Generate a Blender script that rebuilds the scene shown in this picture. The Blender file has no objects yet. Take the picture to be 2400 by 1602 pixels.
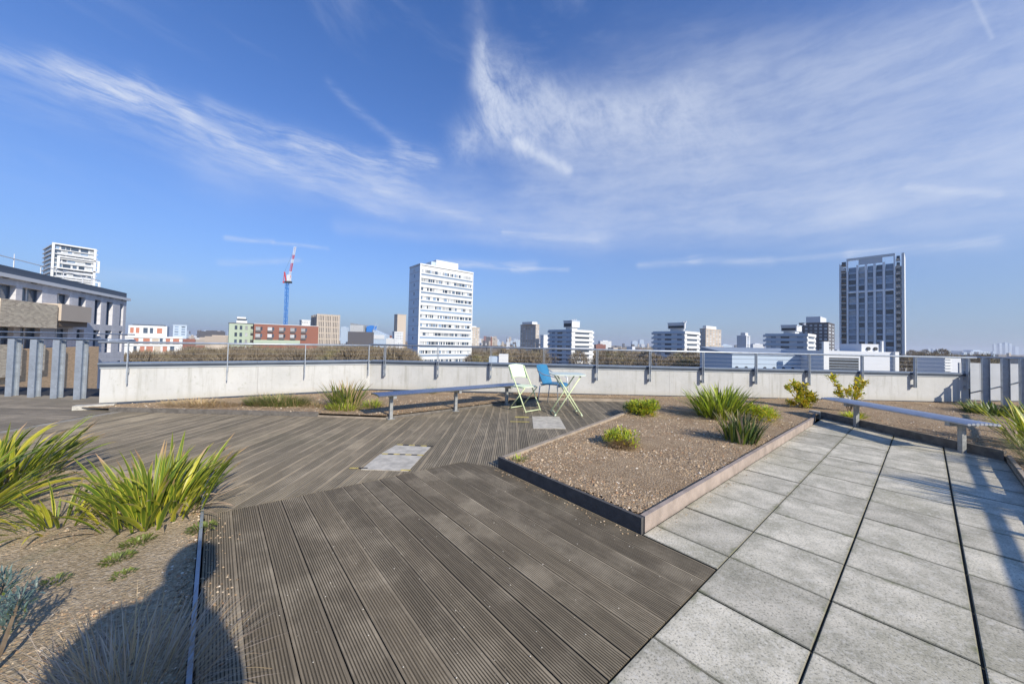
import bpy, math, random
from math import sin, cos, pi, radians, atan2, sqrt, tan, asin, hypot
from mathutils import Vector, Matrix
import numpy as np

random.seed(7)
rng = np.random.default_rng(11)
S = bpy.context.scene
COL = S.collection

# ------------------------------------------------------------------ camera
F_PX, PITCH, ROLL, CX, CY, CAM_H = 820.4, 0.0262, -0.0218, 1200.0, 781.1, 1.239
_cp, _sp, _cr, _sr = cos(PITCH), sin(PITCH), cos(ROLL), sin(ROLL)
FWD = Vector((0, _cp, _sp))
_u0 = Vector((0, -_sp, _cp)); _r0 = Vector((1, 0, 0))
RGT = _cr * _r0 - _sr * _u0
UPV = _sr * _r0 + _cr * _u0
cam_data = bpy.data.cameras.new("camera")
cam = bpy.data.objects.new("camera", cam_data); COL.objects.link(cam)
cam_data.sensor_width = 36.0
cam_data.lens = F_PX / 2400.0 * 36.0
cam_data.shift_y = -(801.0 - CY) / 2400.0
cam_data.clip_start = 0.02
cam_data.clip_end = 30000
_m = Matrix((( RGT.x, UPV.x, -FWD.x, 0), (RGT.y, UPV.y, -FWD.y, 0), (RGT.z, UPV.z, -FWD.z, CAM_H), (0, 0, 0, 1)))
cam.matrix_world = _m
S.camera = cam

def ray(px, py):
    return FWD + RGT * ((px - CX) / F_PX) - UPV * ((py - CY) / F_PX)
def gp(px, py, z=0.0):
    d = ray(px, py); t = (z - CAM_H) / d.z
    return (d.x * t, d.y * t)
def at(px, py, Y):
    d = ray(px, py); t = Y / d.y
    return Vector((d.x * t, Y, CAM_H + d.z * t))
def xat(px, Y):
    return at(px, 802 + 0.0218 * (px - 1200), Y).x
def zat(px, py, Y):
    return at(px, py, Y).z
def azel(px, py):
    d = ray(px, py).normalized()
    return atan2(d.x, d.y), asin(d.z)

# ------------------------------------------------------------------ sun, exposure
SUN_EL, SUN_AZ = radians(31.0), radians(-49.0)       # azimuth counter-clockwise from +x
sdir = Vector((cos(SUN_EL) * cos(SUN_AZ), cos(SUN_EL) * sin(SUN_AZ), sin(SUN_EL)))
sd = bpy.data.lights.new("sun", 'SUN'); sd.energy = 4.4; sd.angle = radians(0.53); sd.color = (1.0, 0.915, 0.79)
sun = bpy.data.objects.new("sun", sd); COL.objects.link(sun)
sun.rotation_euler = sdir.to_track_quat('Z', 'Y').to_euler(); sun.location = (20, -20, 60)
S.view_settings.view_transform = 'Standard'; S.view_settings.look = 'None'
S.view_settings.gamma = 1.0; S.view_settings.exposure = 0.35
S.view_settings.use_curve_mapping = False
S.render.engine = 'CYCLES'
S.cycles.max_bounces = 6; S.cycles.volume_bounces = 0
S.cycles.transparent_max_bounces = 16

# ------------------------------------------------------------------ node helpers
class NT:
    """tiny expression helper over a node tree"""
    def __init__(s, tree): s.t = tree; s.n = tree.nodes; s.l = tree.links
    def node(s, typ, **kw):
        x = s.n.new(typ)
        for k, v in kw.items(): setattr(x, k, v)
        return x
    def put(s, sock, v):
        if v is None: return
        if isinstance(v, bpy.types.NodeSocket): s.l.new(v, sock)
        else:
            if isinstance(v, (tuple, list)) and sock.type == 'RGBA' and len(v) == 3: v = (*v, 1)
            sock.default_value = v
    def m(s, op, a, b=None, c=None, clamp=False):
        x = s.node('ShaderNodeMath', operation=op, use_clamp=clamp)
        s.put(x.inputs[0], a); s.put(x.inputs[1], b); s.put(x.inputs[2], c)
        return x.outputs[0]
    def add(s, a, b): return s.m('ADD', a, b)
    def sub(s, a, b): return s.m('SUBTRACT', a, b)
    def mul(s, a, b): return s.m('MULTIPLY', a, b)
    def comb(s, x, y, z):
        c = s.node('ShaderNodeCombineXYZ')
        s.put(c.inputs[0], x); s.put(c.inputs[1], y); s.put(c.inputs[2], z); return c.outputs[0]
    def sep(s, v):
        c = s.node('ShaderNodeSeparateXYZ'); s.put(c.inputs[0], v); return c.outputs
    def noise(s, vec, scale, detail=3.0, rough=0.55, dist=0.0, dims='3D'):
        x = s.node('ShaderNodeTexNoise', noise_dimensions=dims)
        if vec is not None: s.put(x.inputs['Vector'], vec)
        s.put(x.inputs['Scale'], scale); s.put(x.inputs['Detail'], detail)
        s.put(x.inputs['Roughness'], rough); s.put(x.inputs['Distortion'], dist)
        return x.outputs['Fac']
    def voro(s, vec, scale, feature='F1', out='Distance', rand=1.0):
        x = s.node('ShaderNodeTexVoronoi', feature=feature)
        if vec is not None: s.put(x.inputs['Vector'], vec)
        s.put(x.inputs['Scale'], scale); s.put(x.inputs['Randomness'], rand)
        return x.outputs[out]
    def ramp(s, fac, lo, hi, a=0.0, b=1.0, smooth=True):
        x = s.node('ShaderNodeMapRange', interpolation_type='SMOOTHSTEP' if smooth else 'LINEAR')
        s.put(x.inputs[0], fac); s.put(x.inputs[1], lo); s.put(x.inputs[2], hi); s.put(x.inputs[3], a); s.put(x.inputs[4], b)
        return x.outputs[0]
    def mix(s, fac, a, b, blend='MIX'):
        x = s.node('ShaderNodeMix', data_type='RGBA', blend_type=blend)
        s.put(x.inputs[0], fac); s.put(x.inputs[6], a); s.put(x.inputs[7], b)
        return x.outputs[2]
    def vmap(s, vec, scale=(1, 1, 1), rot=(0, 0, 0), loc=(0, 0, 0)):
        x = s.node('ShaderNodeMapping'); s.put(x.inputs[0], vec)
        x.inputs['Location'].default_value = loc; x.inputs['Rotation'].default_value = rot; x.inputs['Scale'].default_value = scale
        return x.outputs[0]

def mat(name, col=(0.5, 0.5, 0.5), rough=0.7, metal=0.0, var=0.15, scale=6.0, bump=0.0, bscale=80.0, spec=0.4,
        coord='Object', objvar=0.0, col2=None, transl=0.0):
    """plain material with soft patchy variation, optional relief and per-object tint"""
    M = bpy.data.materials.new(name); M.use_nodes = True
    T = NT(M.node_tree); bs = M.node_tree.nodes['Principled BSDF']
    tc = T.node('ShaderNodeTexCoord').outputs[coord]
    n = T.noise(tc, scale, 4, 0.6)
    c2 = col2 if col2 else tuple(c * (1 - var) for c in col)
    c1 = col if col2 else tuple(min(1, c * (1 + var)) for c in col)
    c = T.mix(T.ramp(n, 0.3, 0.7), c1, c2)
    if objvar:
        oi = T.node('ShaderNodeObjectInfo').outputs['Random']
        v = T.ramp(oi, 0, 1, 1 - objvar, 1 + objvar, smooth=False)
        h = T.node('ShaderNodeHueSaturation'); T.put(h.inputs['Value'], v); T.put(h.inputs['Color'], c); c = h.outputs[0]
    T.put(bs.inputs['Base Color'], c)
    bs.inputs['Roughness'].default_value = rough; bs.inputs['Metallic'].default_value = metal
    bs.inputs['Specular IOR Level'].default_value = spec
    if bump:
        b = T.node('ShaderNodeBump'); b.inputs['Strength'].default_value = 1.0; b.inputs['Distance'].default_value = bump
        T.put(b.inputs['Height'], T.noise(tc, bscale, 4, 0.6)); T.put(bs.inputs['Normal'], b.outputs[0])
    return M

# ------------------------------------------------------------------ world: Nishita sky with cirrus
W = bpy.data.worlds.new("World"); S.world = W; W.use_nodes = True
T = NT(W.node_tree)
bg = W.node_tree.nodes['Background']
sky = T.node('ShaderNodeTexSky', sky_type='NISHITA')
sky.sun_disc = False; sky.sun_elevation = SUN_EL
sky.sun_rotation = atan2(sdir.x, sdir.y)
sky.altitude = 50; sky.air_density = 1.0; sky.dust_density = 0.6; sky.ozone_density = 3.0
tcw = T.node('ShaderNodeTexCoord').outputs['Generated']
dx, dy, dz = T.sep(tcw)
az = T.m('ARCTAN2', dx, dy)
el = T.m('ARCSINE', dz)
hv = T.node('ShaderNodeHueSaturation'); T.put(hv.inputs['Color'], sky.outputs[0]); hv.inputs['Saturation'].default_value = 1.1; hv.inputs['Value'].default_value = 1.0
tint = T.mix(1.0, hv.outputs[0], (.47, .83, 1.30, 1), 'MULTIPLY')
skyc = T.mix(T.mul(T.m('EXPONENT', T.mul(T.m('MAXIMUM', el, 0.0), -3.5)), .93), tint, (2.5, 3.0, 3.95, 1))
# warped coordinates for wisps
warp = T.noise(T.comb(az, el, 0.0), 3.0, 4, 0.6, 0.0)
warp2 = T.noise(T.comb(az, el, 5.0), 3.4, 4, 0.6, 0.0)
azw = T.add(az, T.mul(T.sub(warp, 0.5), 0.07)); elw = T.add(el, T.mul(T.sub(warp2, 0.5), 0.05))
def capsule(p, q, r, amp, r2=None):
    """soft band from pixel p to pixel q, in sky angles"""
    a0, e0 = azel(*p); a1, e1 = azel(*q)
    vx, vy = a1 - a0, e1 - e0; L2 = vx * vx + vy * vy
    ux = T.sub(azw, a0); uy = T.sub(elw, e0)
    t = T.m('MULTIPLY', T.add(T.mul(ux, vx), T.mul(uy, vy)), 1.0 / L2, clamp=True)
    ex = T.sub(ux, T.mul(t, vx)); ey = T.sub(uy, T.mul(t, vy))
    d = T.m('SQRT', T.add(T.mul(ex, ex), T.mul(ey, ey)))
    rr = r if r2 is None else T.add(r, T.mul(t, r2 - r))
    g = T.m('DIVIDE', d, rr)
    return T.mul(T.m('EXPONENT', T.mul(T.mul(g, g), -1.0)), amp)
def streak(ang, stretch, scale, detail, rough, dist, seed):
    return T.noise(T.vmap(T.comb(azw, elw, seed), scale=(1, stretch, 1), rot=(0, 0, ang)), scale, detail, rough, dist)
sL = T.ramp(T.noise(T.vmap(T.comb(azw, elw, 1.3), rot=(0, 0, radians(27)), scale=(1, 1, 1)), 1.0, 1, .5, 0), 0, 1)
def rot_noise(deg, stretch, scale, detail, rough, seed, dist=0.6):
    a = radians(deg)
    x = T.add(T.mul(azw, cos(a)), T.mul(elw, sin(a)))
    y = T.sub(T.mul(elw, cos(a)), T.mul(azw, sin(a)))
    return T.noise(T.comb(T.mul(x, 1.0), T.mul(y, stretch), seed), scale, detail, rough, dist)
fineL = T.ramp(rot_noise(-2, 5.5, 9.0, 9, 0.70, 1.0, .25), 0.34, 0.70)       # streaks falling to the right
fineR = T.ramp(rot_noise(-2, 4.0, 6.0, 10, 0.66, 7.0, .2), 0.28, 0.80)        # veil rising to the right
fineC = T.ramp(rot_noise(-50, 1.6, 11.0, 10, 0.72, 3.0, .3), 0.28, 0.74)
mot = T.ramp(T.noise(T.comb(azw, elw, 9.0), 12.0, 7, 0.66, 0.4), 0.3, 0.75)
left = None
for args in (((-80, 118), (180, 185), .014, .9), ((160, 172), (300, 215), .020, 1.5), ((230, 195), (440, 272), .017, 1.9), ((330, 195), (400, 235), .016, .9), ((430, 268), (640, 370), .012, .9),
             ((180, 205), (480, 300), .035, .40), ((500, 250), (760, 345), .018, .65), ((700, 330), (930, 375), .020, 1.0), ((930, 345), (1010, 375), .022, .9), ((560, 350), (960, 430), .035, .5), ((720, 430), (940, 510), .014, .45),
             ((770, 195), (950, 345), .010, .30), ((0, 190), (520, 350), .05, .25), ((480, 330), (900, 420), .05, .35)):
    v = capsule(*args); left = v if left is None else T.add(left, v)
cen = None
for args in (((1115, 30), (1130, 120), .035, .25), ((1125, 110), (1140, 200), .022, .9), ((1130, 190), (1165, 290), .032, 1.3), ((1150, 240), (1240, 340), .032, 1.3), ((1215, 335), (1330, 410), .012, 2.0), ((1180, 180), (1270, 240), .045, .7), ((1080, 340), (1140, 290), .03, .5),
             ((1180, 235), (1600, 250), .045, .75), ((1100, 330), (1330, 300), .05, .5), ((1330, 300), (1700, 330), .06, .5)):
    v = capsule(*args); cen = v if cen is None else T.add(cen, v)
veil = None
for args in (((1480, 260), (2500, 90), .11, .50), ((1650, 190), (2500, 20), .07, .35), ((1350, 360), (2500, 290), .13, .55), ((1250, 440), (2500, 380), .09, .50), ((860, 450), (1400, 545), .045, .55),
             ((1400, 540), (2000, 500), .04, .40), ((2000, 500), (2500, 440), .06, .30), ((500, 390), (1100, 440), .06, .3), ((800, 530), (1350, 560), .018, .25)):
    v = capsule(*args); veil = v if veil is None else T.add(veil, v)
low = None
azk, elk = azw, elw
azw = T.add(az, T.mul(T.sub(warp, .5), .02)); elw = T.add(el, T.mul(T.sub(warp2, .5), .018))
for args in (((1040, 615), (1250, 624), .010, .55, .014), ((1200, 628), (1330, 632), .006, .5), ((1500, 622), (1640, 612), .008, .45), ((1620, 610), (1800, 614), .010, .5), ((1800, 612), (1990, 596), .007, .3), ((1990, 592), (2330, 566), .010, .5),
             ((530, 555), (640, 566), .005, .5), ((640, 568), (770, 583), .004, .5), ((520, 612), (700, 610), .007, .35), ((200, 640), (420, 655), .012, .2), ((1180, 545), (1400, 562), .007, .6), ((880, 440), (1120, 515), .010, .4),
             ((2130, 438), (2340, 452), .006, .7)):
    v = capsule(*args); low = v if low is None else T.add(low, v)
lowmod = T.ramp(T.noise(T.comb(T.mul(azw, 1.0), T.mul(elw, 7.0), 2.0), 9.0, 6, .65, .6), .32, .72)
low = T.mul(low, T.add(.25, T.mul(lowmod, .9)))
azw, elw = azk, elk
a0, e0 = azel(2284, 0); a1, e1 = azel(2325, 88)
ux = T.sub(az, a0); uy = T.sub(el, e0); vx, vy = a1 - a0, e1 - e0; L2 = vx * vx + vy * vy
t_ = T.m('MULTIPLY', T.add(T.mul(ux, vx), T.mul(uy, vy)), 1 / L2, clamp=True)
dd = T.m('SQRT', T.add(T.m('POWER', T.sub(ux, T.mul(t_, vx)), 2), T.m('POWER', T.sub(uy, T.mul(t_, vy)), 2)))
trail = T.mul(T.m('EXPONENT', T.mul(T.m('POWER', T.m('DIVIDE', dd, .0028), 2), -1)), .3)
gen = T.mul(T.ramp(rot_noise(-10, 4.0, 1.7, 7, .62, 21.0), .48, .85), T.ramp(el, .12, .5, 0.0, .28))
c_all = T.add(T.mul(left, T.add(.08, T.mul(fineL, .62))), T.mul(cen, T.add(.12, T.mul(fineC, .8))))
c_all = T.add(c_all, T.mul(veil, T.add(.34, T.add(T.mul(fineR, .50), T.mul(mot, .18)))))
c_all = T.add(T.add(c_all, low), T.add(trail, gen))
c_all = T.m('SUBTRACT', 1.0, T.m('EXPONENT', T.mul(c_all, -0.85)))
c_all = T.mul(c_all, T.ramp(el, 0.0, .10))
CLOUD = (4.9, 5.35, 6.3, 1)
mx = T.mix(c_all, skyc, CLOUD)
T.put(bg.inputs['Color'], mx); bg.inputs['Strength'].default_value = 0.115

# ------------------------------------------------------------------ mesh helpers
class MB:
    def __init__(s): s.v = []; s.f = []; s.mi = []
    def vert(s, p): s.v.append(tuple(p)); return len(s.v) - 1
    def face(s, idx, m=0): s.f.append(tuple(idx)); s.mi.append(m)
    def quad(s, a, b, c, d, m=0):
        i = len(s.v); s.v += [tuple(a), tuple(b), tuple(c), tuple(d)]; s.face((i, i + 1, i + 2, i + 3), m)
    def hexa(s, p, m=0):
        """8 points: bottom ring 0-3, top ring 4-7"""
        i = len(s.v); s.v += [tuple(q) for q in p]
        for f in ((3, 2, 1, 0), (4, 5, 6, 7), (0, 1, 5, 4), (1, 2, 6, 5), (2, 3, 7, 6), (3, 0, 4, 7)):
            s.face([i + k for k in f], m)
    def box(s, x0, x1, y0, y1, z0, z1, m=0):
        s.hexa([(x0, y0, z0), (x1, y0, z0), (x1, y1, z0), (x0, y1, z0), (x0, y0, z1), (x1, y0, z1), (x1, y1, z1), (x0, y1, z1)], m)
    def obox(s, c, ax, ay, az_, m=0):
        """oriented box, centre and three half-axis vectors"""
        c, ax, ay, az_ = Vector(c), Vector(ax), Vector(ay), Vector(az_)
        s.hexa([c - ax - ay - az_, c + ax - ay - az_, c + ax + ay - az_, c - ax + ay - az_,
                c - ax - ay + az_, c + ax - ay + az_, c + ax + ay + az_, c - ax + ay + az_], m)
    def bar(s, a, b, w, h=None, up=(0, 0, 1), m=0):
        a, b = Vector(a), Vector(b); h = w if h is None else h
        d = (b - a); L = d.length; d = d / L
        up = Vector(up)
        if abs(d.dot(up)) > .98: up = Vector((1, 0, 0))
        sx = d.cross(up).normalized(); uz = sx.cross(d).normalized()
        s.obox((a + b) / 2, d * L / 2, sx * w / 2, uz * h / 2, m)
    def tube(s, pts, r, n=8, m=0, cap=True, taper=None):
        pts = [Vector(p) for p in pts]; rings = []
        for k, p in enumerate(pts):
            d = (pts[min(k + 1, len(pts) - 1)] - pts[max(k - 1, 0)]).normalized()
            ref = Vector((0, 0, 1)) if abs(d.z) < .9 else Vector((1, 0, 0))
            a = d.cross(ref).normalized(); b = d.cross(a).normalized()
            rr = r if taper is None else taper[k]
            rings.append([s.vert(p + (a * cos(2 * pi * j / n) + b * sin(2 * pi * j / n)) * rr) for j in range(n)])
        for k in range(len(rings) - 1):
            for j in range(n):
                s.face((rings[k][j], rings[k][(j + 1) % n], rings[k + 1][(j + 1) % n], rings[k + 1][j]), m)
        if cap:
            s.face(rings[0][::-1], m); s.face(rings[-1], m)
    def prism(s, poly, z0, z1, m=0):
        """vertical prism over a 2-D polygon (counter-clockwise)"""
        n = len(poly); i = len(s.v)
        s.v += [(p[0], p[1], z0) for p in poly] + [(p[0], p[1], z1) for p in poly]
        s.face([i + k for k in range(n)][::-1], m); s.face([i + n + k for k in range(n)], m)
        for k in range(n):
            q = (k + 1) % n; s.face((i + k, i + q, i + n + q, i + n + k), m)
    def mesh(s, name, mats, smooth=False):
        me = bpy.data.meshes.new(name); me.from_pydata(s.v, [], s.f)
        for m in (mats if isinstance(mats, (list, tuple)) else [mats]): me.materials.append(m)
        if any(s.mi): me.polygons.foreach_set('material_index', s.mi)
        if smooth: me.polygons.foreach_set('use_smooth', [True] * len(s.f))
        me.update(); return me

def put(name, me, parent=None, loc=None, rot=None, scale=None, kind=None, label=None, cat=None, group=None):
    o = bpy.data.objects.new(name, me); COL.objects.link(o)
    if parent is not None: o.parent = parent
    if loc is not None: o.location = loc
    if rot is not None: o.rotation_euler = rot
    if scale is not None: o.scale = scale
    if kind: o['kind'] = kind
    if label: o['label'] = label
    if cat: o['category'] = cat
    if group: o['group'] = group
    return o
def build(name, mb, mats, parent=None, smooth=False, **kw):
    return put(name, mb.mesh(name, mats, smooth), parent, **kw)
def thing(name, label, cat, loc=(0, 0, 0), rz=0.0, group=None):
    o = bpy.data.objects.new(name, None); COL.objects.link(o); o.location = loc; o.rotation_euler = (0, 0, rz)
    o.empty_display_size = 0.1
    o['label'] = label; o['category'] = cat
    if group: o['group'] = group
    return o

# ------------------------------------------------------------------ plan of the terrace (metres)
ANG = radians(40.2); EY = (cos(ANG), sin(ANG)); EX = (sin(ANG), -cos(ANG))     # slab axes: EY along, EX across (to the right)
L1 = (0.63, 1.53); SL = 0.45
def sl(i, j):      # slab grid coordinates -> plan
    return (L1[0] + EX[0] * i * SL + EY[0] * j * SL, L1[1] + EX[1] * i * SL + EY[1] * j * SL)
def to_sl(p):
    q = (p[0] - L1[0], p[1] - L1[1]); return ((q[0] * EX[0] + q[1] * EX[1]) / SL, (q[0] * EY[0] + q[1] * EY[1]) / SL)
A = (-0.10, 3.50); B = (0.88, 2.34)
JB = to_sl(B)[1]
Cc = sl(-1, to_sl((5.05, 5.85))[1])
WALL_Y = 8.22

# ------------------------------------------------------------------ materials of the terrace
def deck_material(name, base, light, objvar, ang, edge=False):
    M = bpy.data.materials.new(name); M.use_nodes = True
    T = NT(M.node_tree); bs = M.node_tree.nodes['Principled BSDF']
    g = T.node('ShaderNodeNewGeometry').outputs['Position']
    ca, sa = cos(ang), sin(ang)
    x, y, z = T.sep(g)
    al = T.add(T.mul(x, ca), T.mul(y, sa)); ac = T.sub(T.mul(y, ca), T.mul(x, sa))
    oi = T.node('ShaderNodeObjectInfo').outputs['Random']
    grain = T.noise(T.comb(T.mul(al, 3.0), T.mul(ac, 90.0), T.mul(oi, 40)), 1.0, 5, .65, .3)
    patch = T.noise(T.comb(al, ac, T.mul(oi, 9)), 2.3, 5, .62)
    big = T.noise(T.comb(al, ac, 3.0), .8, 4, .6)
    spk = T.voro(T.comb(T.mul(al, 60.0), T.mul(ac, 60.0), 0.0), 1.0)
    sp_size = T.noise(T.comb(al, ac, 8.0), 45.0, 2, .5)
    c = T.mix(T.ramp(grain, .3, .7), tuple(k * .72 for k in base), tuple(k * 1.18 for k in base))
    c = T.mix(T.mul(T.ramp(patch, .45, .72), .75), c, light)
    c = T.mix(T.mul(T.ramp(big, .5, .75), .35), c, (0.125, 0.115, 0.07))
    h = T.node('ShaderNodeHueSaturation'); T.put(h.inputs['Value'], T.ramp(oi, 0, 1, 1 - objvar, 1 + objvar, smooth=False)); T.put(h.inputs['Color'], c); c = h.outputs[0]
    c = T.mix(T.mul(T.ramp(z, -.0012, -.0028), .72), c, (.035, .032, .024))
    if edge:
        fr = T.m('ABSOLUTE', T.sub(T.m('FRACT', T.m('DIVIDE', T.add(x, 6.19), .140)), .5))
        c = T.mix(T.mul(T.mul(T.ramp(fr, .36, .47), T.ramp(T.noise(T.comb(T.mul(x, 3), T.mul(y, .6), 4.0), 2.0, 4, .6), .35, .62)), .55), c, (.46, .37, .25))
    # bird marks and lichen crumbs
    crumb = T.mul(T.ramp(spk, .14, .08), T.ramp(sp_size, .58, .66))
    c = T.mix(T.mul(crumb, .35), c, (.55, .52, .45))
    T.put(bs.inputs['Base Color'], c)
    bs.inputs['Roughness'].default_value = .78; bs.inputs['Specular IOR Level'].default_value = .35
    b = T.node('ShaderNodeBump'); b.inputs['Distance'].default_value = .0012; b.inputs['Strength'].default_value = .9
    T.put(b.inputs['Height'], grain); T.put(bs.inputs['Normal'], b.outputs[0])
    return M
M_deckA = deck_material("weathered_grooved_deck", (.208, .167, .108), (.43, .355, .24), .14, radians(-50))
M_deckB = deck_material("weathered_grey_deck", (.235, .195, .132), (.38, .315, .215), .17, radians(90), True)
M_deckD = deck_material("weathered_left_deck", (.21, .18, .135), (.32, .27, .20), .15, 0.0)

def slab_material():
    M = bpy.data.materials.new("concrete_slab"); M.use_nodes = True
    T = NT(M.node_tree); bs = M.node_tree.nodes['Principled BSDF']
    g = T.node('ShaderNodeNewGeometry').outputs['Position']
    oi = T.node('ShaderNodeObjectInfo').outputs['Random']
    x, y, z = T.sep(g); off = T.comb(T.add(x, T.mul(oi, 31)), y, 0.0)
    p1 = T.noise(off, 5.0, 5, .62); p2 = T.noise(off, 95.0, 3, .75); p3 = T.noise(off, 30.0, 4, .65)
    big = T.noise(g, 1.1, 4, .6)
    c = T.mix(T.ramp(p1, .3, .7), (.365, .34, .255), (.66, .605, .475))
    c = T.mix(T.mul(T.ramp(big, .48, .7), .55), c, (.315, .295, .20))
    c = T.mix(T.mul(T.ramp(p2, .49, .36), .8), c, (.16, .155, .13))
    c = T.mix(T.mul(T.ramp(p2, .55, .68), .55), c, (.62, .60, .54))
    c = T.mix(T.mul(T.ramp(p3, .50, .68), .6), c, (.62, .585, .49))
    pit = T.voro(off, 55.0); pn = T.noise(off, 22.0, 2, .5)
    c = T.mix(T.mul(T.mul(T.ramp(pit, .16, .09), T.ramp(pn, .55, .68)), .40), c, (.09, .09, .08))
    h = T.node('ShaderNodeHueSaturation'); T.put(h.inputs['Value'], T.ramp(oi, 0, 1, .80, 1.13, smooth=False)); T.put(h.inputs['Color'], c); c = h.outputs[0]
    # grime that gathers along the edges of every slab
    a = T.mul(T.add(T.mul(T.sub(x, L1[0]), EX[0]), T.mul(T.sub(y, L1[1]), EX[1])), 1 / SL)
    b_ = T.mul(T.add(T.mul(T.sub(x, L1[0]), EY[0]), T.mul(T.sub(y, L1[1]), EY[1])), 1 / SL)
    ea = T.m('ABSOLUTE', T.sub(T.m('FRACT', a), .5)); eb = T.m('ABSOLUTE', T.sub(T.m('FRACT', b_), .5))
    ed = T.m('MAXIMUM', ea, eb)
    nz = T.noise(g, 25.0, 3, .6)
    c = T.mix(T.mul(T.ramp(T.add(ed, T.mul(T.sub(nz, .5), .10)), .44, .50), .45), c, (.20, .195, .14))
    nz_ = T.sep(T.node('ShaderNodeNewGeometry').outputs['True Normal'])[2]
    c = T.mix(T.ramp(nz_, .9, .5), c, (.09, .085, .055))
    moss = T.noise(g, 7.0, 5, .7)
    c = T.mix(T.mul(T.mul(T.ramp(ed, .40, .49), T.ramp(moss, .52, .66)), .7), c, (.16, .165, .085))
    T.put(bs.inputs['Base Color'], c); bs.inputs['Roughness'].default_value = .85; bs.inputs['Specular IOR Level'].default_value = .3
    b = T.node('ShaderNodeBump'); b.inputs['Distance'].default_value = .0025; b.inputs['Strength'].default_value = .8
    T.put(b.inputs['Height'], T.mul(p2, .6)); T.put(bs.inputs['Normal'], b.outputs[0])
    return M
M_slab = slab_material()

def soil_material(name, c1, c2, c3, moss=0.0):
    M = bpy.data.materials.new(name); M.use_nodes = True
    T = NT(M.node_tree); bs = M.node_tree.nodes['Principled BSDF']
    g = T.node('ShaderNodeNewGeometry').outputs['Position']
    n1 = T.noise(g, 3.0, 5, .6); n2 = T.noise(g, 60.0, 4, .7); v = T.voro(g, 75.0, out='Color'); vd = T.voro(g, 75.0)
    c = T.mix(T.ramp(n1, .35, .65), c1, c2)
    vs = T.sep(v)[0]
    c = T.mix(T.mul(T.ramp(vs, .45, .95), .75), c, c3)
    c = T.mix(T.mul(T.ramp(n2, .55, .35), .55), c, tuple(k * .45 for k in c1))
    if moss:
        c = T.mix(T.mul(T.ramp(T.noise(g, 1.7, 5, .65), .6, .72), moss), c, (.12, .135, .05))
    T.put(bs.inputs['Base Color'], c); bs.inputs['Roughness'].default_value = .95; bs.inputs['Specular IOR Level'].default_value = .2
    b = T.node('ShaderNodeBump'); b.inputs['Distance'].default_value = .012; b.inputs['Strength'].default_value = 1.0
    T.put(b.inputs['Height'], T.add(T.mul(vd, -.6), n2)); T.put(bs.inputs['Normal'], b.outputs[0])
    return M
M_gravel = soil_material("gravel_ground", (.29, .20, .115), (.38, .275, .165), (.52, .40, .27))
M_soil = soil_material("sandy_soil_ground", (.35, .27, .165), (.44, .34, .215), (.52, .43, .30), .5)

def pebble_material():
    M = bpy.data.materials.new("pebbles"); M.use_nodes = True
    T = NT(M.node_tree); bs = M.node_tree.nodes['Principled BSDF']
    rnd = T.node('ShaderNodeNewGeometry').outputs['Random Per Island']
    r = T.node('ShaderNodeValToRGB'); T.put(r.inputs[0], rnd)
    cr = r.color_ramp; cr.interpolation = 'CONSTANT'
    cols = [(.31, .21, .12), (.42, .305, .185), (.17, .12, .075), (.49, .37, .24), (.35, .245, .145), (.57, .46, .32), (.36, .215, .12), (.25, .195, .135), (.70, .62, .50)]
    pos = [0, .17, .32, .45, .57, .70, .80, .88, .965]
    cr.elements[0].color = (*cols[0], 1); cr.elements[1].position = pos[1]; cr.elements[1].color = (*cols[1], 1)
    for p, c in zip(pos[2:], cols[2:]):
        e = cr.elements.new(p); e.color = (*c, 1)
    T.put(bs.inputs['Base Color'], r.outputs[0]); bs.inputs['Roughness'].default_value = .8; bs.inputs['Specular IOR Level'].default_value = .3
    return M
M_peb = pebble_material()

def wall_material():
    M = bpy.data.materials.new("painted_render_wall"); M.use_nodes = True
    T = NT(M.node_tree); bs = M.node_tree.nodes['Principled BSDF']
    g = T.node('ShaderNodeNewGeometry').outputs['Position']
    x, y, z = T.sep(g)
    n = T.noise(g, 1.6, 5, .65); dr = T.noise(T.comb(T.mul(x, 11), T.mul(y, 11), T.mul(z, .9)), 1.0, 5, .65)
    c = T.mix(T.ramp(n, .35, .7), (.53, .53, .505), (.46, .46, .435))
    c = T.mix(T.mul(T.ramp(dr, .50, .74), .7), c, (.35, .345, .30))
    sp = T.noise(g, 14.0, 5, .7)
    c = T.mix(T.mul(T.ramp(sp, .57, .70), .5), c, (.30, .31, .24))
    c = T.mix(T.mul(T.ramp(T.add(z, T.mul(n, .12)), .30, .10), .5), c, (.40, .37, .29))
    T.put(bs.inputs['Base Color'], c); bs.inputs['Roughness'].default_value = .85
    b = T.node('ShaderNodeBump'); b.inputs['Distance'].default_value = .002
    T.put(b.inputs['Height'], T.noise(g, 90, 3, .6)); T.put(bs.inputs['Normal'], b.outputs[0])
    return M
M_wall = wall_material()
M_wallW = mat("white_painted_wall", (.70, .70, .68), .8, var=.07, scale=2.5, coord='Object')
M_galv = mat("galvanised_steel", (.42, .46, .50), .45, .55, .12, 9)
M_alu = mat("brushed_aluminium", (.50, .53, .58), .38, .6, .08, 12)
M_bench = mat('polished_bench_metal', (.48, .51, .55), .22, .9, .06, 10)
M_coping = mat("grey_metal_coping", (.23, .27, .32), .42, .45, .1, 3)
M_copdark = mat("dark_coping_flashing", (.05, .065, .09), .5, .2, .1, 3)
M_paleedge = mat("pale_drip_strip", (.36, .39, .41), .55, .2, .1, 3)
M_kerb = mat("grey_timber_kerb", (.15, .135, .115), .85, 0, .25, 12, .002, 120)
M_kerbdark = mat("dark_composite_kerb", (.085, .08, .075), .8, 0, .15, 14, .001, 120)
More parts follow.
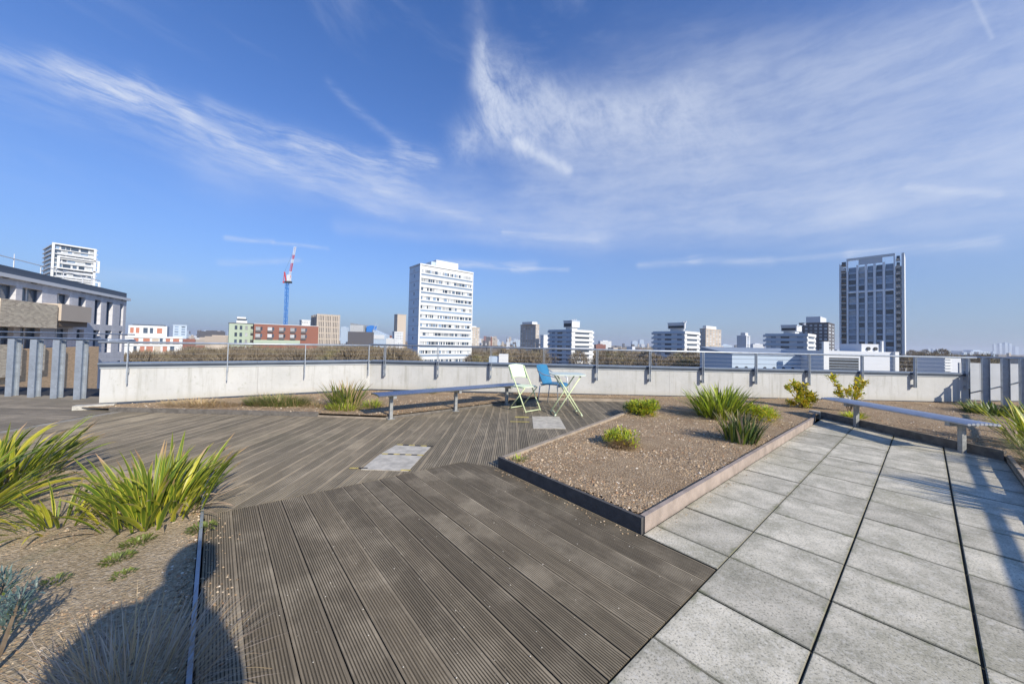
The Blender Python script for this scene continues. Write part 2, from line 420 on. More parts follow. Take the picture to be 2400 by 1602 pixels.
M_kerbpink = mat("pinkish_weathered_timber_kerb", (.33, .27, .225), .85, 0, .18, 7, .002, 90)
M_kerbtan = mat("tan_timber_kerb", (.34, .28, .21), .85, 0, .18, 7, .002, 90)
M_base = mat("roof_membrane", (.022, .022, .022), .9)
M_leg = mat("dull_steel_leg", (.36, .37, .36), .5, .4, .2, 20)
M_limegreen = mat("pale_lime_painted_steel", (.66, .74, .44), .45, 0, .05, 9)
M_limelight = mat("pale_green_plastic", (.72, .82, .58), .5, 0, .04, 9)
M_bluepl = mat("blue_plastic", (.035, .18, .33), .38, 0, .08, 7, spec=.5)
M_rubber = mat("dark_rubber", (.03, .035, .03), .7)
M_paint_y = mat("yellow_paint", (.50, .40, .12), .7, 0, .2, 30)
M_paint_k = mat("black_paint", (.03, .03, .03), .7, 0, .2, 30)
M_plate = mat("pale_access_plate", (.52, .475, .385), .6, .1, .22, 9, .001, 90)
M_stone = mat("pale_stone", (.46, .44, .38), .8, 0, .2, 20)

# ------------------------------------------------------------------ ground far below, roof base
mb = MB(); n = 48; R_ = 9000.0; Z0 = -26.0
mb.vert((0, 0, Z0))
for k in range(n): mb.vert((R_ * cos(2 * pi * k / n), R_ * sin(2 * pi * k / n), Z0))
for k in range(n): mb.face((0, 1 + k, 1 + (k + 1) % n))
M_city = mat("city_ground", (.10, .085, .06), .95, 0, .35, .02, coord='Object')
build("ground", mb, M_city, kind='structure')
mb = MB(); mb.box(-16, 16, -8, WALL_Y + .3, -.42, -.09); build("roof", mb, M_base, kind='structure')

# ------------------------------------------------------------------ decking: every board its own grooved mesh
def structure(name):
    o = bpy.data.objects.new(name, None); COL.objects.link(o); o['kind'] = 'structure'; o.empty_display_size = .1; return o

def board_mesh(u0, u1, lo, hi, frame, ridges, depth, ztop, thick=.022, seed=0):
    """grooved board between u0 and u1; lo/hi are (u, v) polylines; frame maps (u, v) to plan"""
    w = u1 - u0; prof = [(u0, -.002), (u0 + .003, 0.0)]
    pit = (w - .006) / ridges
    for k in range(ridges):
        a = u0 + .003 + k * pit
        prof += [(a + pit * .52, 0.0)]
        if k < ridges - 1: prof += [(a + pit * .64, -depth), (a + pit * .88, -depth), (a + pit, 0.0)]
    prof += [(u1 - .003, 0.0), (u1, -.002)]
    pu = [p[0] for p in prof]; pz = [p[1] for p in prof]
    us = sorted(set([round(x, 5) for x in pu] + [round(p[0], 5) for p in lo + hi if u0 < p[0] < u1]))
    lu, lv = zip(*lo); hu, hvv = zip(*hi)
    m = MB(); top = []; bot = []
    for u in us:
        a = float(np.interp(u, lu, lv)); b = float(np.interp(u, hu, hvv)); z = ztop + float(np.interp(u, pu, pz))
        if b < a + .01: b = a + .01
        p, q = frame(u, a), frame(u, b)
        top.append((m.vert((*p, z)), m.vert((*q, z)))); bot.append((m.vert((*p, ztop - thick)), m.vert((*q, ztop - thick))))
    for k in range(len(us) - 1):
        m.face((top[k][0], top[k + 1][0], top[k + 1][1], top[k][1]))
        m.face((bot[k][0], bot[k + 1][0], top[k + 1][0], top[k][0]))
        m.face((top[k][1], top[k + 1][1], bot[k + 1][1], bot[k][1]))
    m.face((bot[0][0], top[0][0], top[0][1], bot[0][1])); m.face((bot[-1][1], top[-1][1], top[-1][0], bot[-1][0]))
    return m

def lay_boards(parent, u_from, u_to, pitch, gap, lo, hi, frame, ridges, depth, material, splits=False, rs=1, ztop=0.0):
    R = random.Random(rs); u = u_from
    while u < u_to - .02:
        w = min(pitch, u_to - u); g = gap * R.choice((.4, .5, .6, .8, 1, 1.6))
        a, b = u + g / 2, u + w - g / 2
        if b - a > .02:
            mid = (a + b) / 2
            v0 = float(np.interp(mid, *zip(*lo))); v1 = float(np.interp(mid, *zip(*hi)))
            cuts = [v0 - 9, v1 + 9]
            if splits and v1 - v0 > 1.6:
                cuts = [v0 - 9] + [v0 + (v1 - v0) * R.uniform(.25, .75)] + [v1 + 9]
            for k in range(len(cuts) - 1):
                l2 = [(p[0], max(p[1], cuts[k] + .0015)) for p in lo]; h2 = [(p[0], min(p[1], cuts[k + 1] - .0015)) for p in hi]
                zz = ztop + R.uniform(-.0016, .0010)
                m = board_mesh(a, b, l2, h2, frame, ridges, depth, zz)
                o = build('board', m, material, parent)
        u += w

fA = lambda u, v: (L1[0] + EY[0] * u + EX[0] * v, L1[1] + EY[1] * u + EX[1] * v)
def uvA(p):
    q = (p[0] - L1[0], p[1] - L1[1]); return (q[0] * EY[0] + q[1] * EY[1], q[0] * EX[0] + q[1] * EX[1])
S0, S1 = (-2.10, 2.45), (-.49, 3.65)
u0_, v0_ = uvA(S0); u1_, v1_ = uvA(S1); uA_, vA_ = uvA(A); uB_, vB_ = uvA(B)
U_END = .715
deckA = structure('near_deck')
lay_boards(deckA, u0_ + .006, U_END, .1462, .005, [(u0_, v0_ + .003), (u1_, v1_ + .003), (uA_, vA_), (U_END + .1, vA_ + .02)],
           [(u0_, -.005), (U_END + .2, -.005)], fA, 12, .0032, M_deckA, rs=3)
# far deck: boards run straight away from the camera
deckB = structure('far_deck')
BED_Y = 3.09
loB = [(-6.2, BED_Y), (-2.64, BED_Y), (S0[0], S0[1]), (S1[0], S1[1]), (A[0], A[1]), (2.15, 6.25), (2.78, 7.70)]
hiB = [(-6.2, 5.62), (-3.05, 5.58), (-1.95, 5.50), (.62, 7.70), (2.8, 7.70)]
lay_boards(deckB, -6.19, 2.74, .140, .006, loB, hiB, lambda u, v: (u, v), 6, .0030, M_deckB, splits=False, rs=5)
# deck by the left fence: boards run across
deckD = structure('left_deck')
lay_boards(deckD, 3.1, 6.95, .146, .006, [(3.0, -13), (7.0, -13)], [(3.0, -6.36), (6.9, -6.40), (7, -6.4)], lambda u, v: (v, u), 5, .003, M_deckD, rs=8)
mb = MB(); mb.box(-6.345, -6.205, 3.1, 5.80, -.024, -.001)
build('edge_board', mb, mat('pale_dusty_board', (.26, .235, .19), .9, 0, .25, 6), deckD)

# ------------------------------------------------------------------ concrete slab paving
paving = structure('slab_path')
slab_cache = {}
def slab_mesh(w, l, seed):
    key = (round(w, 3), round(l, 3), seed)
    if key in slab_cache: return slab_cache[key]
    m = MB(); b = .004; h = .045; R = random.Random(seed)
    i0 = len(m.v)
    for (x, y, z) in ((0, 0, -h), (w, 0, -h), (w, l, -h), (0, l, -h), (0, 0, -b), (w, 0, -b), (w, l, -b), (0, l, -b), (b, b, 0), (w - b, b, 0), (w - b, l - b, 0), (b, l - b, 0)):
        m.vert((x, y, z))
    for f in ((3, 2, 1, 0), (0, 1, 5, 4), (1, 2, 6, 5), (2, 3, 7, 6), (3, 0, 4, 7), (4, 5, 9, 8), (5, 6, 10, 9), (6, 7, 11, 10), (7, 4, 8, 11), (8, 9, 10, 11)): m.face(f)
    slab_cache[key] = m.mesh('slab', M_slab); return slab_cache[key]
m = MB(); pj = [fA(-3.4, .0), fA(-3.4, 1.5), fA(6.6, 1.5), fA(6.6, -.45), fA(.72, -.45), fA(.72, .0)]; m.prism(pj, -.04, -.012)
build('joint_sand', m, mat('dark_joint_sand', (.05, .045, .032), .95, 0, .3, 60), paving)
R = random.Random(4)
gapx = {0: .004, 1: .007, 2: .010, 3: .008, -1: .004, 4: .004}
for i in range(-1, 3 + 1):
    for j in range(-7, 16):
        x0 = i * SL + gapx[i] / 2; x1 = (i + 1) * SL - gapx.get(i + 1, .004) / 2
        y0 = j * SL + .003; y1 = (j + 1) * SL - .003
        if i == -1:
            if y1 < .72: continue
            y0 = max(y0, .722)
        if i == 3 and j > -8:                              # the path stops at the kerb of the right bed
            continue
        # cut the far end: slabs must stay left of x = 5.60
        cx_ = L1[0] + EX[0] * (x0 + x1) / 2 + EY[0] * (y0 + y1) / 2
        far = L1[0] + EX[0] * x1 + EY[0] * y1
        if cx_ > 5.95: continue
        p = fA(y0, x0)
        mth = slab_mesh(x1 - x0, y1 - y0, 0)
        # local x along EX, local y along EY
        o = put('slab', mth, paving, loc=(p[0], p[1], R.uniform(-.0025, .0015)), rot=(R.uniform(-.002, .002), R.uniform(-.002, .002), atan2(EX[1], EX[0])))

# ------------------------------------------------------------------ planting beds (soil sheets) and kerbs
def bumpy_sheet(name, poly, z, material, amp=.012, step=.07, parent=None, mound=0.0):
    """soil sheet over a polygon: grid cells whose centre lies inside, with uneven height"""
    xs = [p[0] for p in poly]; ys = [p[1] for p in poly]
    nx = int((max(xs) - min(xs)) / step) + 1; ny = int((max(ys) - min(ys)) / step) + 1
    def inside(x, y):
        c = False; j = len(poly) - 1
        for i in range(len(poly)):
            if (poly[i][1] > y) != (poly[j][1] > y) and x < (poly[j][0] - poly[i][0]) * (y - poly[i][1]) / (poly[j][1] - poly[i][1]) + poly[i][0]: c = not c
            j = i
        return c
    idx = {}; m = MB()
    def h(x, y):
        return z + amp * (sin(x * 3.1 + 1.3 * sin(y * 2.3)) * .5 + sin(y * 4.7 + x * 1.9) * .3 + sin(x * 17 + y * 13) * .12 + sin(x * 9 - y * 21) * .12)
    def gv(i, j):
        if (i, j) not in idx:
            x = min(xs) + i * step; y = min(ys) + j * step
            idx[(i, j)] = m.vert((x, y, h(x, y)))
        return idx[(i, j)]
    for i in range(nx):
        for j in range(ny):
            X0 = min(xs) + i * step; Y0_ = min(ys) + j * step; e = .006
            if all(inside(X0 + a * step + (2 * a - 1) * e, Y0_ + b * step + (2 * b - 1) * e) for a in (0, 1) for b in (0, 1)):
                m.face((gv(i, j), gv(i + 1, j), gv(i + 1, j + 1), gv(i, j + 1)))
    i0 = len(m.v)
    for p in poly: m.vert((p[0], p[1], z - amp * .25))
    m.face(range(i0, i0 + len(poly)))
    return build(name, m, material, parent, smooth=True, kind='structure'), inside, h

D0 = (5.62, 6.38); D1 = (5.69, 4.06)
D2 = (D1[0] - 5.0 * EY[0], D1[1] - 5.0 * EY[1])
poly_main = [(A[0] + .02, A[1] + .03), (B[0] + .035, B[1] + .05), (Cc[0] + .0, Cc[1] + .03), (5.45, 6.30), D0, D1, D2, (D2[0] + 6, D2[1] - .5), (12.5, 2.5), (17, 6.0), (17, 8.5), (11.1, 8.5), (11.1, WALL_Y + .1), (-.0, WALL_Y + .1), (.30, 7.45), (.62, 7.72), (2.70, 7.72), (2.13, 6.27)]
gravel_o, in_main, h_main = bumpy_sheet('gravel_bed', poly_main, .068, M_gravel, .012, .05)
poly_l1 = [(-6.9, 5.66), (-3.05, 5.62), (-1.95, 5.54), (.60, 7.74), (.60, WALL_Y + .1), (-3.2, WALL_Y + .1), (-3.35, WALL_Y + .1), (-7.0, 5.80)]
bed1_o, in_b1, h_b1 = bumpy_sheet('gravel_strip', poly_l1, .050, M_gravel, .012, .06)
poly_l2 = [(-9.0, BED_Y - .04), (-2.66, BED_Y - .04), (S0[0] - .018, S0[1] - .012), (S0[0] - .018 + EX[0] * 3.4, S0[1] - .012 + EX[1] * 3.4), (-.3, -3), (-9, -3)]
bed2_o, in_b2, h_b2 = bumpy_sheet('soil_bed', poly_l2, .030, M_soil, .022, .04)

def kerb(name, a, b, w, z1, material, label, side=1, z0=-.03, group=None):
    """edging board from a to b; the board lies to the left of a->b when side=1"""
    d = Vector((b[0] - a[0], b[1] - a[1])); L = d.length; d /= L; nrm = Vector((-d.y, d.x)) * side
    m = MB(); c = .004
    # length in two or three boards, each a piece
    root = thing(name, label, 'garden edging', (a[0], a[1], 0), group=group)
    nseg = max(1, round(L / 2.4))
    for k in range(nseg):
        s0, s1 = L * k / nseg + .001, L * (k + 1) / nseg - .001
        m = MB()
        P0 = d * s0; P1 = d * s1
        m.hexa([(*P0, z0), (*P1, z0), (*(P1 + nrm * w), z0), (*(P0 + nrm * w), z0), (*P0, z1), (*P1, z1), (*(P1 + nrm * w), z1), (*(P0 + nrm * w), z1)])
        build('board', m, material, root)
    return root
kerb('timber_kerb', (A[0] - .012, A[1] + .014), (B[0] + .0, B[1] - .002), .028, .102, M_kerbdark, 'dark composite edging board facing the near deck at the front of the gravel planter', side=1)
kerb('timber_kerb', (B[0] + .035, B[1] + .03), Cc, .035, .098, M_kerbpink, 'long pinkish weathered edging board between gravel planter and concrete slabs', side=1)
kerb('timber_kerb', (A[0] + .02, A[1] + .05), (2.15, 6.27), .05, .096, M_kerbtan, 'tan timber edging along the back left side of the gravel planter', side=-1)
kerb('timber_kerb', (-6.42, 5.63), (-3.06, 5.60), .04, .062, M_kerb, 'low brown edging board in front of the straw-covered bed by the left wall', side=1)
kerb('timber_kerb', (-3.06, 5.60), (-1.95, 5.52), .03, .018, M_kerbtan, 'flush pale edging board left of the long steel bench', side=1)
kerb('timber_kerb', (D1[0], D1[1]), (D0[0], D0[1]), .035, .115, M_kerb, 'brown timber edging behind the right hand bench', side=-1)
kerb('timber_kerb', (D2[0], D2[1]), (D1[0] + .004, D1[1] - .02), -.03 + .06, .08, M_kerbtan, 'timber edging of the planted bed at the right edge of the slabs', side=-1)
kerb('timber_kerb', (-1.95, 5.525), (.61, 7.715), .02, .034, M_kerb, 'low pale edging board running under the long steel bench', side=1)
kerb('timber_kerb', (.62, 7.712), (2.72, 7.712), .025, .058, M_kerbtan, 'low pale edging board at the far end of the deck below the back wall', side=1)
kerb('timber_kerb', Cc, (5.45, 6.28), .035, .09, M_kerb, 'short shaded edging board where the slab path ends', side=1)
kerb('timber_kerb', (-6.2, BED_Y - .006), (-2.66, BED_Y - .006), .03, .05, M_kerbtan, 'light brown edging board behind the strappy plants on the left', side=-1)
# metal edging strip along the soil bed
dS = Vector(EX)
s0p = Vector(S0) - Vector(EX) * .80 - Vector(EY) * .001; 
root = thing('metal_edging_strip', 'thin grey metal strip between the sandy soil bed and the grooved deck', 'garden edging', (s0p.x, s0p.y, 0))
m = MB(); L = 4.4; nn = Vector((dS.y, -dS.x)) * .016
m.hexa([(*(dS * 0), -.03), (*(dS * L), -.03), (*(dS * L + nn), -.03), (*nn, -.03), (*(dS * 0), .045), (*(dS * L), .045), (*(dS * L + nn), .045), (*nn, .045)])
build('strip', m, M_galv, root)
# pale stone blocks at the end of the path
m = MB(); m.box(-.02, .07, -.10, .10, -.03, .105)
build('kerb_stone', m, M_stone, loc=(5.60, 6.46, 0), rot=(0, 0, .2), label='pale stone end block beside the top corner of the right bed edging', cat='stone')

# ------------------------------------------------------------------ pebbles: one mass per bed
def scatter_pebbles(name, inside, h, bbox, n, smin, smax, parent=None, dens=None):
    x0, x1, y0, y1 = bbox; V = []; Fc = []; cnt = 0; tries = 0
    base = np.array([(1, 0, 0), (0, 1, 0), (-1, 0, 0), (0, -1, 0), (0, 0, 1)], float)
    while cnt < n and tries < n * 12:
        tries += 1
        x = rng.uniform(x0, x1); y = rng.uniform(y0, y1)
        if dens and rng.random() > dens(x, y): continue
        if not inside(x, y): continue
        s = rng.uniform(smin, smax) * (1.0 if rng.random() < .93 else 1.7); a = rng.uniform(0, 6.28)
        q = base * np.array([s, s * rng.uniform(.6, 1), s * rng.uniform(.4, .8)])
        q += rng.normal(0, s * .12, q.shape)
        ca, sa = cos(a), sin(a)
        xx = q[:, 0] * ca - q[:, 1] * sa + x; yy = q[:, 0] * sa + q[:, 1] * ca + y; zz = q[:, 2] + h(x, y) - .001
        i = len(V); V += list(zip(xx, yy, zz))
        Fc += [(i, i + 1, i + 4), (i + 1, i + 2, i + 4), (i + 2, i + 3, i + 4), (i + 3, i, i + 4)]
        cnt += 1
    me = bpy.data.meshes.new(name); me.from_pydata(V, [], Fc); me.materials.append(M_peb); me.update()
    return put(name, me, kind='stuff', label='small brown and tan pebbles covering the bed', cat='gravel')
near = lambda x, y: min(1.0, (4.2 / (hypot(x, y) + .3)) ** 1.8)
scatter_pebbles('pebbles', in_main, h_main, (-.2, 11, .8, 8.3), 42000, .0065, .0135, dens=near)
scatter_pebbles('pebbles', in_b1, h_b1, (-7, .7, 5.5, 8.3), 6000, .008, .014)
scatter_pebbles('pebbles', in_b2, h_b2, (-4.5, -.4, .4, 3.1), 9000, .004, .0085, dens=lambda x, y: max(.12, min(1, 1 - (abs((x + .4) * .77 + (y - .9) * .64) * .75))))

# loose crumbs on the near deck
V = MB()
R = random.Random(12)
for k in range(110):
    u = R.uniform(u0_ + .1, .6); v = R.uniform(-1.6, -.03)
    if v < v1_ + (u - u1_) * (v1_ - v0_) / (u1_ - u0_) + .02: continue
    p = fA(u, v); s = R.uniform(.0015, .0045)
    i = len(V.v)
    for q in ((1, 0, 0), (0, 1, 0), (-1, 0, 0), (0, -1, 0), (0, 0, .8)): V.vert((p[0] + q[0] * s, p[1] + q[1] * s * .8, .0005 + q[2] * s))
    for f in ((0, 1, 4), (1, 2, 4), (2, 3, 4), (3, 0, 4)): V.face([i + t for t in f])
build('crumbs', V, mat('pale_crumbs', (.5, .47, .4), .8), kind='stuff', label='pale crumbs and grit scattered on the grooved boards', cat='grit')

V = MB(); R = random.Random(77)
for k in range(330):
    if k < 170: p = fA(u0_ + .01 + abs(R.gauss(0, .07)), v0_ + R.uniform(.1, 1.9))
    elif k < 250: v = R.uniform(.0, 1.5); q_ = abs(R.gauss(0, .035)) + .03; p = (A[0] + (B[0] - A[0]) * v / 1.5 - EY[0] * q_, A[1] + (B[1] - A[1]) * v / 1.5 - EY[1] * q_)
    else: v = R.uniform(.1, 4.8); q_ = .012 + abs(R.gauss(0, .02)); p = (B[0] + EY[0] * v + EX[0] * q_ + .035, B[1] + EY[1] * v + EX[1] * q_ + .03 - .045)
    s_ = R.uniform(.003, .009); i = len(V.v); a = R.uniform(0, 3)
    for q in ((1, 0, 0), (0, 1, 0), (-1, 0, 0), (0, -1, 0), (0, 0, .7)):
        x_, y_ = q[0] * cos(a) - q[1] * sin(a), q[0] * sin(a) + q[1] * cos(a); V.vert((p[0] + x_ * s_, p[1] + y_ * s_ * .8, .0008 + q[2] * s_))
    for f in ((0, 1, 4), (1, 2, 4), (2, 3, 4), (3, 0, 4)): V.face([i + t for t in f])
build('loose_pebbles', V, M_peb, kind='stuff', label='loose pebbles spilled along the edging boards', cat='gravel')

# ------------------------------------------------------------------ parapet walls with coping
CORN = (-3.30, WALL_Y); WL = (-6.85, 5.86); WR = (10.72, WALL_Y)
def parapet(a, b, label, material, out_sign, joints=0):
    d = Vector((b[0] - a[0], b[1] - a[1])); L = d.length; d /= L; n_ = Vector((-d.y, d.x)) * out_sign   # n_ points away from the terrace
    root = thing('parapet_wall', label, 'wall', (a[0], a[1], 0))
    def loc(s, o, z): return (*(d * s + n_ * o), z)
    def bx(m, s0, s1, o0, o1, z0, z1):
        m.hexa([loc(s0, o0, z0), loc(s1, o0, z0), loc(s1, o1, z0), loc(s0, o1, z0), loc(s0, o0, z1), loc(s1, o0, z1), loc(s1, o1, z1), loc(s0, o1, z1)])
    npan = max(1, round(L / 2.46))
    for k in range(npan):
        m = MB(); bx(m, L * k / npan + (.0015 if k else 0), L * (k + 1) / npan - .0015, 0, .25, .085, .655); build('wall_panel', m, material, root)
    m = MB(); bx(m, .005, L, .012, .24, -.35, .085); build('wall_base', m, material, root)
    m = MB(); bx(m, -.01, L, -.012, .262, .655, .689); build('drip_strip', m, M_paleedge, root)
    ncop = max(1, round(L / 2.5))
    for k in range(ncop):
        s0, s1 = -.03 + (L + .03) * k / ncop, -.03 + (L + .03) * (k + 1) / ncop - .003
        m = MB(); bx(m, s0, s1, -.030, .275, .690, .728)
        q = build('coping', m, M_copdark, root)
        m = MB(); bx(m, s0, s1, -.034, .28, .728, .752)
        build('coping_cap', m, M_coping, q)
    m = MB(); bx(m, 0, L, -.004, .012, -.0, .083); build('wall_foot', m, M_copdark, root)
    return root, d, n_, L
pl, dl, nl, Ll = parapet(WL, CORN, 'white rendered parapet wall running diagonally on the left of the terrace', M_wall, 1)
pr, dr_, nr, Lr = parapet(CORN, WR, 'long off-white rendered parapet wall across the back of the terrace', M_wall, 1)
# rough broken foot at the free end of the left wall
m = MB(); m.obox((0, 0, .035), (.20, .12, 0), (-.03, .05, 0), (0, 0, .035)); m.obox((.30, .26, .02), (.12, .09, 0), (-.03, .05, 0), (0, 0, .02))
build('mortar_lump', m, M_stone, loc=(-6.84, 5.80, 0), label='rough mortar lump at the foot of the left wall end', cat='mortar')

# ------------------------------------------------------------------ guard rails on the parapets
def railing(a, d, n_, stations, L, ztop, label, zfoot=.50, zpost=None, kind=0):
    root = thing('guard_rail', label, 'railing', (a[0], a[1], 0))
    P = lambda s, o, z: (*(d * s + n_ * o), z)
    o0 = -.075
    m = MB(); m.tube([P(-.02, o0, ztop), P(L, o0, ztop)], .021, 10); build('top_rail', m, M_galv, root, smooth=True)
    for zz in (ztop - .10, ztop - .19, ztop - .28):
        m = MB(); m.tube([P(0, o0, zz), P(L, o0, zz)], .0014, 5); build('wire', m, M_alu, root)
    for s in stations:
        m = MB()
        e = Vector((d.x, d.y, 0)); nn_ = Vector((n_.x, n_.y, 0))
        if kind == 0:
            for off in (-.017, .017):
                m.obox(P(s + off, o0, (zfoot + ztop) / 2), e * .0035, nn_ * .022, Vector((0, 0, (ztop - zfoot) / 2)))
            m.obox(P(s, -.040, .63), e * .0133, nn_ * .038, Vector((0, 0, .045)))
            m.obox(P(s, -.040, zfoot + .035), e * .0133, nn_ * .038, Vector((0, 0, .03)))
        else:
            m.obox(P(s, o0, (zfoot + ztop) / 2), e * .006, nn_ * .024, Vector((0, 0, (ztop - zfoot) / 2)))
            m.obox(P(s, -.040, .62), e * .012, nn_ * .034, Vector((0, 0, .04)))
        build('post', m, M_galv, root)
    return root
def station(px, a, d):
    """where the sight line through column px crosses the wall line"""
    r = ray(px, 860); den = r.x * d.y - r.y * d.x
    t = (a[0] * d.y - a[1] * d.x) / den
    return (r.x * t - a[0]) * d.x + (r.y * t - a[1]) * d.y
stL = [station(p, WL, dl) for p in (302, 534, 714, 862)]
railing(WL, dl, nl, stL, Ll, 1.10, 'thin grey tube guard rail on slim posts above the diagonal left wall', zfoot=.40, kind=1)
railing(CORN, dr_, nr, [.36 + 1.232 * k for k in range(12)], Lr + .08, 1.12, 'thin grey tube guard rail on paired flat posts above the long back wall', zfoot=.40)

# ------------------------------------------------------------------ benches
def slat_bench(label, loc, rz, L, Wd, legs_s, zt=.42):
    root = thing('metal_bench', label, 'bench', (*loc, 0), rz)
    ns = 8; pit = Wd / ns
    for k in range(ns):
        y = -Wd / 2 + pit * (k + .5); zc = zt - .016 - .010 * ((k - 3.5) / 3.5) ** 2
        m = MB(); r = []
        prof = [(sqrt(.5), sqrt(.5)), (1, .3), (1, -.6), (.6, -1), (-.6, -1), (-1, -.6), (-1, .3), (-sqrt(.5), sqrt(.5)), (0, 1)]
        rings = []
        for xx in (-L / 2, L / 2):
            rings.append([m.vert((xx, y + a * pit * .42, zc + b * .014)) for a, b in prof])
        n = len(prof)
        for j in range(n): m.face((rings[0][j], rings[0][(j + 1) % n], rings[1][(j + 1) % n], rings[1][j]))
        m.face(rings[0]); m.face(rings[1][::-1])
        build('slat', m, M_bench if L > 2.2 else M_alu, root)
    for s in legs_s:
        m = MB(); m.box(s - .025, s + .025, -Wd / 2 + .02, Wd / 2 - .02, zt - .085, zt - .042); build('cross_bearer', m, M_leg, root)
        m = MB(); m.box(s - .024, s + .024, -.026, .026, .006, zt - .086); m.box(s - .055, s + .055, -.05, .05, 0.0, .006); build('leg', m, M_leg, root)
    return root
c1 = Vector((-1.9, 5.52)); c3 = Vector((-.10, 7.0)); d1 = (c3 - c1).normalized(); mid = (c1 + c3) / 2
slat_bench('long grey metal slat bench on three posts in front of the diagonal wall', (mid.x + .02, mid.y + .02), atan2(d1.y, d1.x), 2.84, .36, (-1.165, 0, 1.165))
slat_bench('grey metal slat bench on two posts at the right edge of the slab path', (5.60, 5.14), radians(89.5), 1.98, .40, (-.78, .56), zt=.415)

# ------------------------------------------------------------------ folding chair, table, blue chair
def folding_chair():
    root = thing('folding_chair', 'pale lime folding chair facing the camera beside the end of the bench', 'chair', (.25, 6.50, 0), radians(-47))
    hw = .19
    for s in (-1, 1):
        m = MB(); m.tube([(.24, s * hw, .011), (.02, s * hw, .40), (-.14, s * hw, .66), (-.21, s * hw, .80)], .011, 8); build('back_post', m, M_limegreen, root, smooth=True)
        m = MB(); m.tube([(-.22, s * (hw - .03), .011), (.17, s * (hw - .03), .43)], .011, 8); build('leg', m, M_limegreen, root, smooth=True)
    m = MB(); m.tube([(.236, -hw, .03), (.236, hw, .03)], .009, 8); build('foot_bar', m, M_limegreen, root, smooth=True)
    m = MB(); m.tube([(-.21, -hw + .03, .03), (-.21, hw - .03, .03)], .009, 8); build('foot_bar', m, M_limegreen, root, smooth=True)
    # curved back panel with rounded shoulders
    m = MB(); cols = 12; rows = 6; g_ = []
    for side in (0, 1):
        gg = []
        for r in range(rows + 1):
            row = []
            for c in range(cols + 1):
                a = -1 + 2 * c / cols; t = r / rows
                zt = .585 + t * .235
                if r == rows: zt = .80 + .035 * sqrt(max(0, 1 - a * a)) 
                if r == 0: zt = .60 - .035 * (a * a) 
                x = -.19 - (zt - .72) * .42 - .035 * (1 - a * a) - side * .008
                row.append(m.vert((x, a * (hw + .012), zt)))
            gg.append(row)
        g_.append(gg)
    for r in range(rows):
        for c in range(cols):
            m.face((g_[0][r][c], g_[0][r][c + 1], g_[0][r + 1][c + 1], g_[0][r + 1][c])); m.face((g_[1][r][c], g_[1][r + 1][c], g_[1][r + 1][c + 1], g_[1][r][c + 1]))
    for c in range(cols):
        m.face((g_[0][rows][c], g_[0][rows][c + 1], g_[1][rows][c + 1], g_[1][rows][c])); m.face((g_[0][0][c + 1], g_[0][0][c], g_[1][0][c], g_[1][0][c + 1]))
    build('backrest', m, M_limelight, root, smooth=True)
    m = MB()
    pts = []
    for k in range(24):
        a = 2 * pi * k / 24; cx_, cy_ = cos(a), sin(a)
        pts.append((.01 + .185 * math.copysign(abs(cx_) ** .55, cx_), .175 * math.copysign(abs(cy_) ** .55, cy_)))
    m.prism(pts, .438, .452); build('seat', m, M_limelight, root)
    for s in (-1, 1):
        m = MB(); m.box(-.17, .17, s * .17 - .008, s * .17 + .008, .425, .437); build('seat_rail', m, M_limegreen, root)
    return root
folding_chair()

def folding_table():
    root = thing('folding_table', 'small pale green folding table with crossed legs next to the blue chair', 'table', (.99, 6.25, 0), radians(3))
    for y in (-.20, .20):
        for s in (-1, 1):
            m = MB(); m.tube([(s * .235, y + s * .012, .012), (-s * .20, y + s * .012, .685)], .0115, 8); build('leg', m, M_limegreen, root, smooth=True)
            m = MB(); m.tube([(s * .242, y + s * .012, .0), (s * .222, y + s * .012, .030)], .0145, 8); build('foot_cap', m, M_limelight, root, smooth=True)
    for x, z in ((-.225, .04), (.225, .04), (.2, .682), (-.2, .682)):
        m = MB(); m.tube([(x, -.20, z), (x, .20, z)], .009, 8); build('cross_bar', m, M_limegreen, root, smooth=True)
    m = MB()
    pts = [(.30 * math.copysign(abs(cos(a)) ** .35, cos(a)), .28 * math.copysign(abs(sin(a)) ** .35, sin(a))) for a in [2 * pi * k / 28 for k in range(28)]]
    m.prism(pts, .695, .712)
    build('tabletop', m, mat('pale_green_tabletop', (.62, .68, .58), .35, 0, .05, 6), root)
    return root
folding_table()

